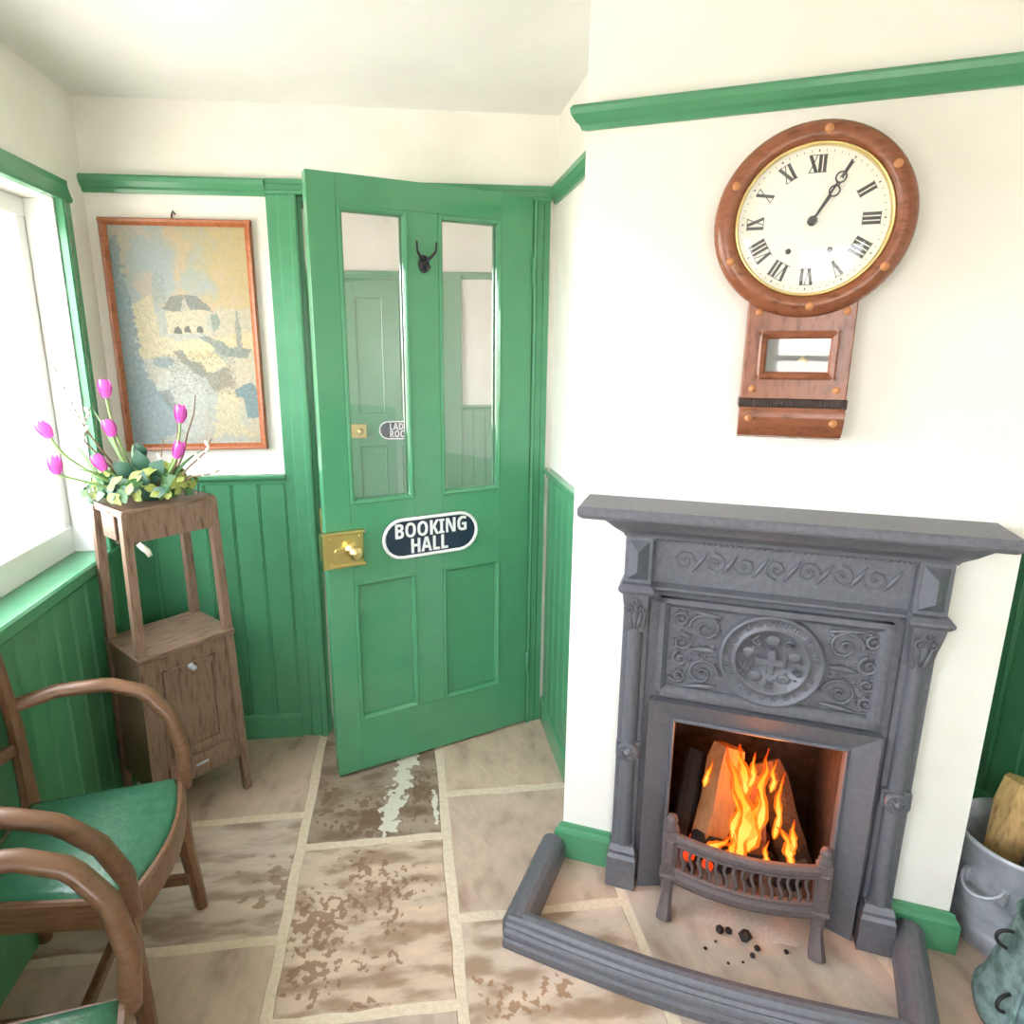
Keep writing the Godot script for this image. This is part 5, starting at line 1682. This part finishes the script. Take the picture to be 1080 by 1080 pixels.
func build_flowers():
	var o := STAND + Vector3(0, 1.05, 0)
	var f := thing("flower_arrangement", "pink tulips with catkin twigs and mixed leaves in a low bowl on the plant stand", "flowers", o)
	var mb := MB.new(true)
	mb.lathe([Vector2(0.0, 0.0), Vector2(0.045, 0.0), Vector2(0.066, 0.022), Vector2(0.075, 0.045), Vector2(0.071, 0.046), Vector2(0.060, 0.024), Vector2(0.0, 0.020)], 24)
	put(mb, "bowl", M.leaf_dark, f)
	# tulips: where each bloom stands, and the way it leans
	var tul := [[Vector3(-0.835, 1.385, -1.985), 0.02], [Vector3(-0.828, 1.275, -1.98), 0.25], [Vector3(-0.858, 1.180, -1.97), 0.5], [Vector3(-0.642, 1.312, -1.985), -0.1], [Vector3(-0.663, 1.210, -1.98), -0.35], [Vector3(-0.955, 1.285, -1.90), 0.55], [Vector3(-0.948, 1.185, -1.89), 0.1]]
	for q in tul:
		var head: Vector3 = q[0] - o
		var root := Vector3(head.x * 0.25, 0.03, head.z * 0.3)
		var top := head - Vector3(0, 0.024, 0)
		var pts := []
		var rad := []
		for i in 8:
			var t := i / 7.0
			pts.append(root.lerp(top, t) + Vector3(head.x * 0.18, 0.02, head.z * 0.2) * sin(PI * t))
			rad.append(0.0034)
		mb = MB.new(true)
		mb.tube(pts, rad, 6)
		var t := put(mb, "tulip_stem", M.stem, f)
		mb = MB.new(true)
		var lean := Basis(Vector3.BACK, q[1])
		for k in 6:
			var a := TAU * k / 6.0
			var r := 0.011 if k % 2 == 0 else 0.014
			mb.t = Transform3D(lean * Basis(Vector3.UP, a), top)
			var rows := []
			for i in 7:
				var u := i / 6.0
				var w := 0.0125 * sin(PI * clampf(0.12 + 0.84 * u, 0, 1))
				var out := r * (0.35 + 0.9 * sin(PI * (0.12 + 0.62 * u)))
				rows.append([Vector3(out - w * 0.3, 0.052 * u, -w), Vector3(out, 0.052 * u, 0), Vector3(out - w * 0.3, 0.052 * u, w)])
			for i in 6:
				for j in 2:
					mb.quad(rows[i][j + 1], rows[i][j], rows[i + 1][j], rows[i + 1][j + 1])
		put(mb, "bloom", M.petal, t, "closed magenta-pink tulip bloom")
	# tulip leaves
	for q in [[Vector3(-0.10, 0.02, 0.06), Vector3(-0.165, 0.20, 0.10), 0.016], [Vector3(-0.02, 0.03, 0.05), Vector3(-0.115, 0.28, 0.06), 0.012], [Vector3(-0.03, 0.03, 0.05), Vector3(-0.185, 0.12, 0.12), 0.015], [Vector3(0.06, 0.03, 0.03), Vector3(0.125, 0.19, 0.05), 0.013], [Vector3(0.05, 0.03, 0.05), Vector3(0.19, 0.16, 0.05), 0.010], [Vector3(-0.02, 0.03, 0.03), Vector3(-0.03, 0.17, 0.03), 0.017]]:
		put(blade(q[0], q[1], Vector3(0, 0.02, 0.01), q[2], Vector3(0.75, 0.1, 0.5).normalized()), "tulip_leaf", M.leaf, f)
	# broad green leaves in the middle, turned every way
	for q in [[0.0, 0.125, 0.06, 0.036, 0.2], [-0.045, 0.105, 0.075, 0.034, 0.9], [0.048, 0.105, 0.07, 0.034, -0.7], [0.012, 0.075, 0.095, 0.030, -0.3], [-0.01, 0.155, 0.03, 0.026, 0.5], [0.075, 0.07, 0.07, 0.028, -1.2], [-0.085, 0.07, 0.07, 0.03, 1.3]]:
		var c := Vector3(q[0], q[1], q[2])
		var ax := Vector3(-sin(q[4]), cos(q[4]), 0.25).normalized()
		var sd := ax.cross(Vector3(q[0] * 6.0, 0.35, 1.0).normalized()).normalized()
		put(blade(c - ax * q[3], c + ax * q[3], Vector3(0, 0, 0.008), q[3] * 0.72, sd), "broad_leaf", M.leaf_dark if absf(q[0]) < 0.05 else M.leaf, f)
	# small variegated leaves spilling over the rim
	for k in 190:
		var a := rng.randf() * TAU
		var e := rng.randf_range(0.0, 1.1)
		var r := rng.randf_range(0.75, 1.05)
		var n := Vector3(cos(a) * cos(e), sin(e), sin(a) * cos(e))
		var c := Vector3(n.x * 0.160 * r - 0.02, 0.026 + n.y * 0.085 * r, n.z * 0.125 * r + 0.025)
		var up := (n + Vector3(rng.randf_range(-0.6, 0.6), rng.randf_range(-0.3, 0.6), rng.randf_range(-0.2, 0.9))).normalized()
		var dir := up.cross(Vector3(rng.randf_range(-1, 1), rng.randf_range(-1, 1), rng.randf_range(-1, 1))).normalized()
		var l := rng.randf_range(0.018, 0.032)
		var m: Material = [M.leaf, M.leaf_pale, M.leaf, M.leaf_pale, M.leaf_dark, M.leaf_pale][k % 6]
		put(blade(c - dir * l * 0.6, c + dir * l, up * 0.004, l * 0.5, up.cross(dir).normalized()), "small_leaf", m, f)
	# twigs with catkins
	var twigs := [
		[[Vector3(-0.03, 0.02, 0.03), Vector3(-0.09, 0.15, 0.08), Vector3(-0.125, 0.23, 0.10), Vector3(-0.15, 0.31, 0.11), Vector3(-0.172, 0.40, 0.12)], 7],
		[[Vector3(-0.02, 0.02, 0.04), Vector3(-0.08, 0.12, 0.09), Vector3(-0.13, 0.19, 0.10), Vector3(-0.12, 0.25, 0.10), Vector3(-0.10, 0.29, 0.10)], 5],
		[[Vector3(0.05, 0.02, 0.03), Vector3(0.12, 0.14, 0.06), Vector3(0.14, 0.20, 0.07), Vector3(0.165, 0.26, 0.07), Vector3(0.175, 0.315, 0.07)], 0],
		[[Vector3(0.05, 0.02, 0.04), Vector3(0.10, 0.12, 0.06), Vector3(0.11, 0.20, 0.06), Vector3(0.115, 0.26, 0.06)], 0],
		[[Vector3(0.06, 0.02, 0.05), Vector3(0.13, 0.10, 0.07), Vector3(0.19, 0.15, 0.08), Vector3(0.21, 0.19, 0.08)], 3],
		[[Vector3(0.06, 0.03, 0.05), Vector3(0.14, 0.075, 0.07), Vector3(0.20, 0.085, 0.08), Vector3(0.225, 0.095, 0.08)], 3],
		[[Vector3(0.03, 0.02, 0.05), Vector3(0.05, 0.10, 0.06), Vector3(0.06, 0.15, 0.06), Vector3(0.07, 0.19, 0.06)], 1]]
	for q in twigs:
		mb = MB.new(true)
		var rad := []
		for i in q[0].size(): rad.append(lerpf(0.0034, 0.0015, float(i) / (q[0].size() - 1)))
		mb.tube(q[0], rad, 5)
		var t := put(mb, "twig", M.twig, f)
		if q[1] == 0: continue
		for k in q[1]:
			var u: float = 0.55 + 0.44 * k / q[1]
			var n: int = q[0].size() - 1
			var i := mini(int(u * n), n - 1)
			var p: Vector3 = q[0][i].lerp(q[0][i + 1], u * n - i)
			mb = MB.new(true)
			mb.t = Transform3D(Basis(Vector3.BACK, 0.5 * (-1.0 if k % 2 else 1.0)), p + Vector3(0.004 if k % 2 else -0.004, 0.004, 0))
			mb.ball(Vector3.ZERO, Vector3(0.0055, 0.011, 0.0055), 7, 5)
			put(mb, "catkin", M.catkin, t)

# ------------------------------------------------------------------ armchairs
func build_chairs():
	# in its own axes the chair looks to +x
	var c := thing("armchair", "brown wooden armchair with bentwood arms and green leather seat next to the plant stand", "chair", Vector3(-0.752, 0, -1.365), deg_to_rad(3.0), "armchairs along the window wall")
	var W: Material = M.chair_wood
	var U: Material = M.chair_wood_up
	var outline := func(g: float) -> PackedVector2Array:
		var p := PackedVector2Array()
		var fx := 0.168 - g
		var fz := 0.200 - g
		for i in 9:
			var t := i / 8.0
			p.append(Vector2(fx + 0.034 * sin(PI * t), lerpf(fz, -fz, t)))
		p.append(Vector2(-0.185 + g, -0.160 + g))
		p.append(Vector2(-0.185 + g, 0.160 - g))
		return p
	var lay := Basis(Vector3.RIGHT, Vector3.FORWARD, Vector3.UP)
	var mb := MB.new()
	mb.t = Transform3D(lay, Vector3.ZERO)
	mb.prism(outline.call(0.0), 0.345, 0.412, 0.005)
	put(mb, "seat_frame", W, c)
	# the padded leather seat, rounded up to a soft crown
	mb = MB.new(true)
	mb.t = Transform3D(lay, Vector3.ZERO)
	var levels := [[0.012, 0.408], [0.014, 0.416], [0.022, 0.424], [0.045, 0.431], [0.085, 0.436], [0.125, 0.438]]
	for i in levels.size() - 1:
		var a: PackedVector2Array = outline.call(levels[i][0])
		var b: PackedVector2Array = outline.call(levels[i + 1][0])
		for k in a.size():
			var j := (k + 1) % a.size()
			mb.quad(Vector3(a[j].x, a[j].y, levels[i][1]), Vector3(a[k].x, a[k].y, levels[i][1]), Vector3(b[k].x, b[k].y, levels[i + 1][1]), Vector3(b[j].x, b[j].y, levels[i + 1][1]))
	var top: PackedVector2Array = outline.call(0.125)
	for k in top.size():
		var j := (k + 1) % top.size()
		mb.tri(Vector3(top[j].x, top[j].y, 0.438), Vector3(top[k].x, top[k].y, 0.438), Vector3(-0.01, 0, 0.439))
	put(mb, "seat_pad", M.leather, c, "green leather seat pad")
	for s in [-1.0, 1.0]:
		mb = MB.new()
		mb.tube([Vector3(0.148, 0.37, s * 0.186), Vector3(0.156, 0.2, s * 0.192), Vector3(0.172, 0.0, s * 0.206)], [Vector2(0.021, 0.021), Vector2(0.019, 0.019), Vector2(0.016, 0.016)], 8, Vector3.BACK, 0.85)
		put(mb, "leg", U, c)
		mb = MB.new()
		mb.tube([Vector3(-0.205, 0.0, s * 0.165), Vector3(-0.180, 0.25, s * 0.155), Vector3(-0.176, 0.42, s * 0.155), Vector3(-0.186, 0.62, s * 0.168), Vector3(-0.205, 0.80, s * 0.172)], [Vector2(0.016, 0.016), Vector2(0.019, 0.019), Vector2(0.019, 0.019), Vector2(0.016, 0.016), Vector2(0.014, 0.014)], 8, Vector3.BACK, 0.85)
		put(mb, "leg", U, c)
		# arm: level from the back, then sweeping down to the front corner of the seat
		var cv := Curve3D.new()
		var pts := [Vector3(-0.198, 0.662, s * 0.176), Vector3(-0.11, 0.672, s * 0.225), Vector3(0.0, 0.668, s * 0.246), Vector3(0.085, 0.640, s * 0.244), Vector3(0.143, 0.575, s * 0.232), Vector3(0.172, 0.480, s * 0.212), Vector3(0.166, 0.385, s * 0.196)]
		for p in pts: cv.add_point(p)
		for i in range(1, pts.size() - 1):
			var tn: Vector3 = (pts[i + 1] - pts[i - 1]) * 0.2
			cv.set_point_in(i, -tn); cv.set_point_out(i, tn)
		var path := []
		var rad := []
		for i in 25:
			var t := i / 24.0
			path.append(cv.sample_baked(cv.get_baked_length() * t))
			rad.append(Vector2(lerpf(0.022, 0.020, t), lerpf(0.012, 0.018, t)))
		mb = MB.new(true)
		mb.tube(path, rad, 10, Vector3(0.5, 1, 0).normalized(), 0.45)
		put(mb, "arm", W, c)
		mb = MB.new()
		mb.span(Vector3(-0.19, 0.105, s * 0.176 - 0.010), Vector3(0.158, 0.132, s * 0.176 + 0.010), 0.003)
		put(mb, "side_stretcher", U, c)
	mb = MB.new()
	mb.span(Vector3(0.02, 0.106, -0.17), Vector3(0.042, 0.130, 0.17), 0.003)
	put(mb, "cross_stretcher", U, c)
	# back: curved top rail, lower rail and upright slats
	for q in [["top_rail", 0.79, 0.026], ["back_rail", 0.56, 0.016]]:
		var path := []
		var rad := []
		for i in 11:
			var t := i / 10.0
			path.append(Vector3(-0.186 - 0.018 * sin(PI * t) - (0.016 if q[1] > 0.7 else 0.0), q[1] + 0.018 * sin(PI * t), lerpf(-0.172, 0.172, t)))
			rad.append(Vector2(0.010, q[2]))
		mb = MB.new()
		mb.tube(path, rad, 8, Vector3.UP, 0.8)
		put(mb, q[0], W, c)
	for k in 5:
		var z := -0.10 + 0.05 * k
		mb = MB.new()
		mb.tube([Vector3(-0.200, 0.565, z), Vector3(-0.216, 0.80, z)], [Vector2(0.011, 0.005), Vector2(0.011, 0.005)], 4, Vector3.RIGHT, 1.0)
		put(mb, "back_slat", W, c)
	copy(c, Vector3(-0.66, 0, -0.765), deg_to_rad(2.0), "brown wooden armchair with green leather seat, further from the plant stand")

# ------------------------------------------------------------------ buckets
func handle_on(parent: Node3D, at: Vector3, turn: float, r: float, m: Material, called := "handle"):
	var mb := MB.new(true)
	mb.t = Transform3D(Basis(Vector3.UP, turn), at)
	var pts := []
	var rad := []
	for i in 11:
		var a := PI * i / 10.0
		pts.append(Vector3(sin(a) * r * 1.0 - 0.004, -absf(sin(a)) * r * 0.6, cos(a) * r))
		rad.append(0.0042)
	mb.tube(pts, rad, 7)
	put(mb, called, m, parent)

func build_buckets():
	var b := thing("galvanised_bucket", "round grey galvanised bucket with side handles in the green alcove", "bucket", Vector3(1.535, 0, -1.24))
	var mb := MB.new(true)
	mb.lathe([Vector2(0.118, 0.0), Vector2(0.126, 0.004), Vector2(0.128, 0.05), Vector2(0.124, 0.056), Vector2(0.122, 0.060), Vector2(0.140, 0.285), Vector2(0.146, 0.290), Vector2(0.146, 0.298), Vector2(0.141, 0.301), Vector2(0.136, 0.296), Vector2(0.118, 0.06), Vector2(0.110, 0.02), Vector2(0.0, 0.018)], 40)
	put(mb, "body", M.zinc, b)
	for s in [PI * 1.08, 0.08 * PI]:
		handle_on(b, Vector3(cos(s) * 0.138, 0.215, -sin(s) * 0.138), s, 0.046, M.zinc)
		mb = MB.new()
		mb.t = Transform3D(Basis(Vector3.UP, s), Vector3.ZERO)
		mb.span(Vector3(0.126, 0.175, -0.052), Vector3(0.138, 0.215, -0.036), 0.002)
		put(mb, "handle_bracket", M.zinc, b)
		mb = MB.new()
		mb.t = Transform3D(Basis(Vector3.UP, s), Vector3.ZERO)
		mb.span(Vector3(0.126, 0.175, 0.036), Vector3(0.138, 0.215, 0.052), 0.002)
		put(mb, "handle_bracket", M.zinc, b)
	# split log and a dark offcut in the bucket
	var l := thing("firewood_log", "pale split log sticking out of the galvanised bucket", "log", Vector3(1.535, 0, -1.24))
	mb = MB.new()
	mb.tube([Vector3(0.0, 0.09, -0.045), Vector3(0.012, 0.22, -0.055), Vector3(0.03, 0.34, -0.065), Vector3(0.045, 0.40, -0.07)], [0.040, 0.046, 0.05, 0.044], 6, Vector3.BACK)
	put(mb, "timber", tri_tex(mat(rgb(222, 184, 126), 0.8), M.grain, Vector3(9, 2.0, 9)), l)
	l = thing("dark_offcut", "dark grey slab of wood with pale flecks leaning in the galvanised bucket", "log", Vector3(1.535, 0, -1.24))
	mb = MB.new()
	mb.t = Transform3D(Basis.from_euler(Vector3(-0.25, 0.3, -0.62)), Vector3(0.016, 0.255, 0.028))
	mb.box(Vector3.ZERO, Vector3(0.072, 0.25, 0.035), 0.008)
	var om := tri_tex(mat(rgb(112, 110, 108), 0.75), noise_tex(81, 0.02, [Color(0.45, 0.45, 0.45), Color(0.6, 0.6, 0.6), Color(0.66, 0.66, 0.66), Color(1, 1, 1)]), Vector3.ONE * 5.0)
	put(mb, "timber", om, l)
	# verdigris coal bucket in front
	var v := thing("verdigris_coal_bucket", "weathered blue-green tapering coal bucket beside the right end of the fender", "bucket", Vector3(1.392, 0, -1.005), 0.4)
	mb = MB.new(true)
	mb.lathe([Vector2(0.112, 0.0), Vector2(0.122, 0.003), Vector2(0.130, 0.03), Vector2(0.131, 0.045), Vector2(0.125, 0.052), Vector2(0.121, 0.06), Vector2(0.082, 0.25), Vector2(0.080, 0.27), Vector2(0.084, 0.276), Vector2(0.080, 0.280), Vector2(0.074, 0.27), Vector2(0.110, 0.07), Vector2(0.0, 0.05)], 40)
	put(mb, "body", M.verdigris, v)
	mb = MB.new()
	mb.t = Transform3D(Basis(Vector3.UP, PI * 0.95), Vector3.ZERO)
	mb.tube([Vector3(0.122, 0.065, 0), Vector3(0.094, 0.25, 0)], [Vector2(0.006, 0.003), Vector2(0.006, 0.003)], 6, Vector3.RIGHT)
	put(mb, "seam", M.verdigris, v)
	for q in [[PI * 0.74, 0.215, 0.088], [PI * 0.90, 0.100, 0.112], [-PI * 0.2, 0.215, 0.088]]:
		mb = MB.new(true)
		mb.t = Transform3D(Basis(Vector3.UP, q[0]), Vector3.ZERO)
		var pts := []
		var rad := []
		for i in 11:
			var a := PI * i / 10.0
			pts.append(Vector3(q[2] + 0.030 * sin(a), q[1] + 0.024 * cos(a) + 0.006 * sin(a), 0.0)); rad.append(0.0042)
		mb.tube(pts, rad, 7, Vector3.BACK)
		put(mb, "ring_handle", M.black_iron, v)
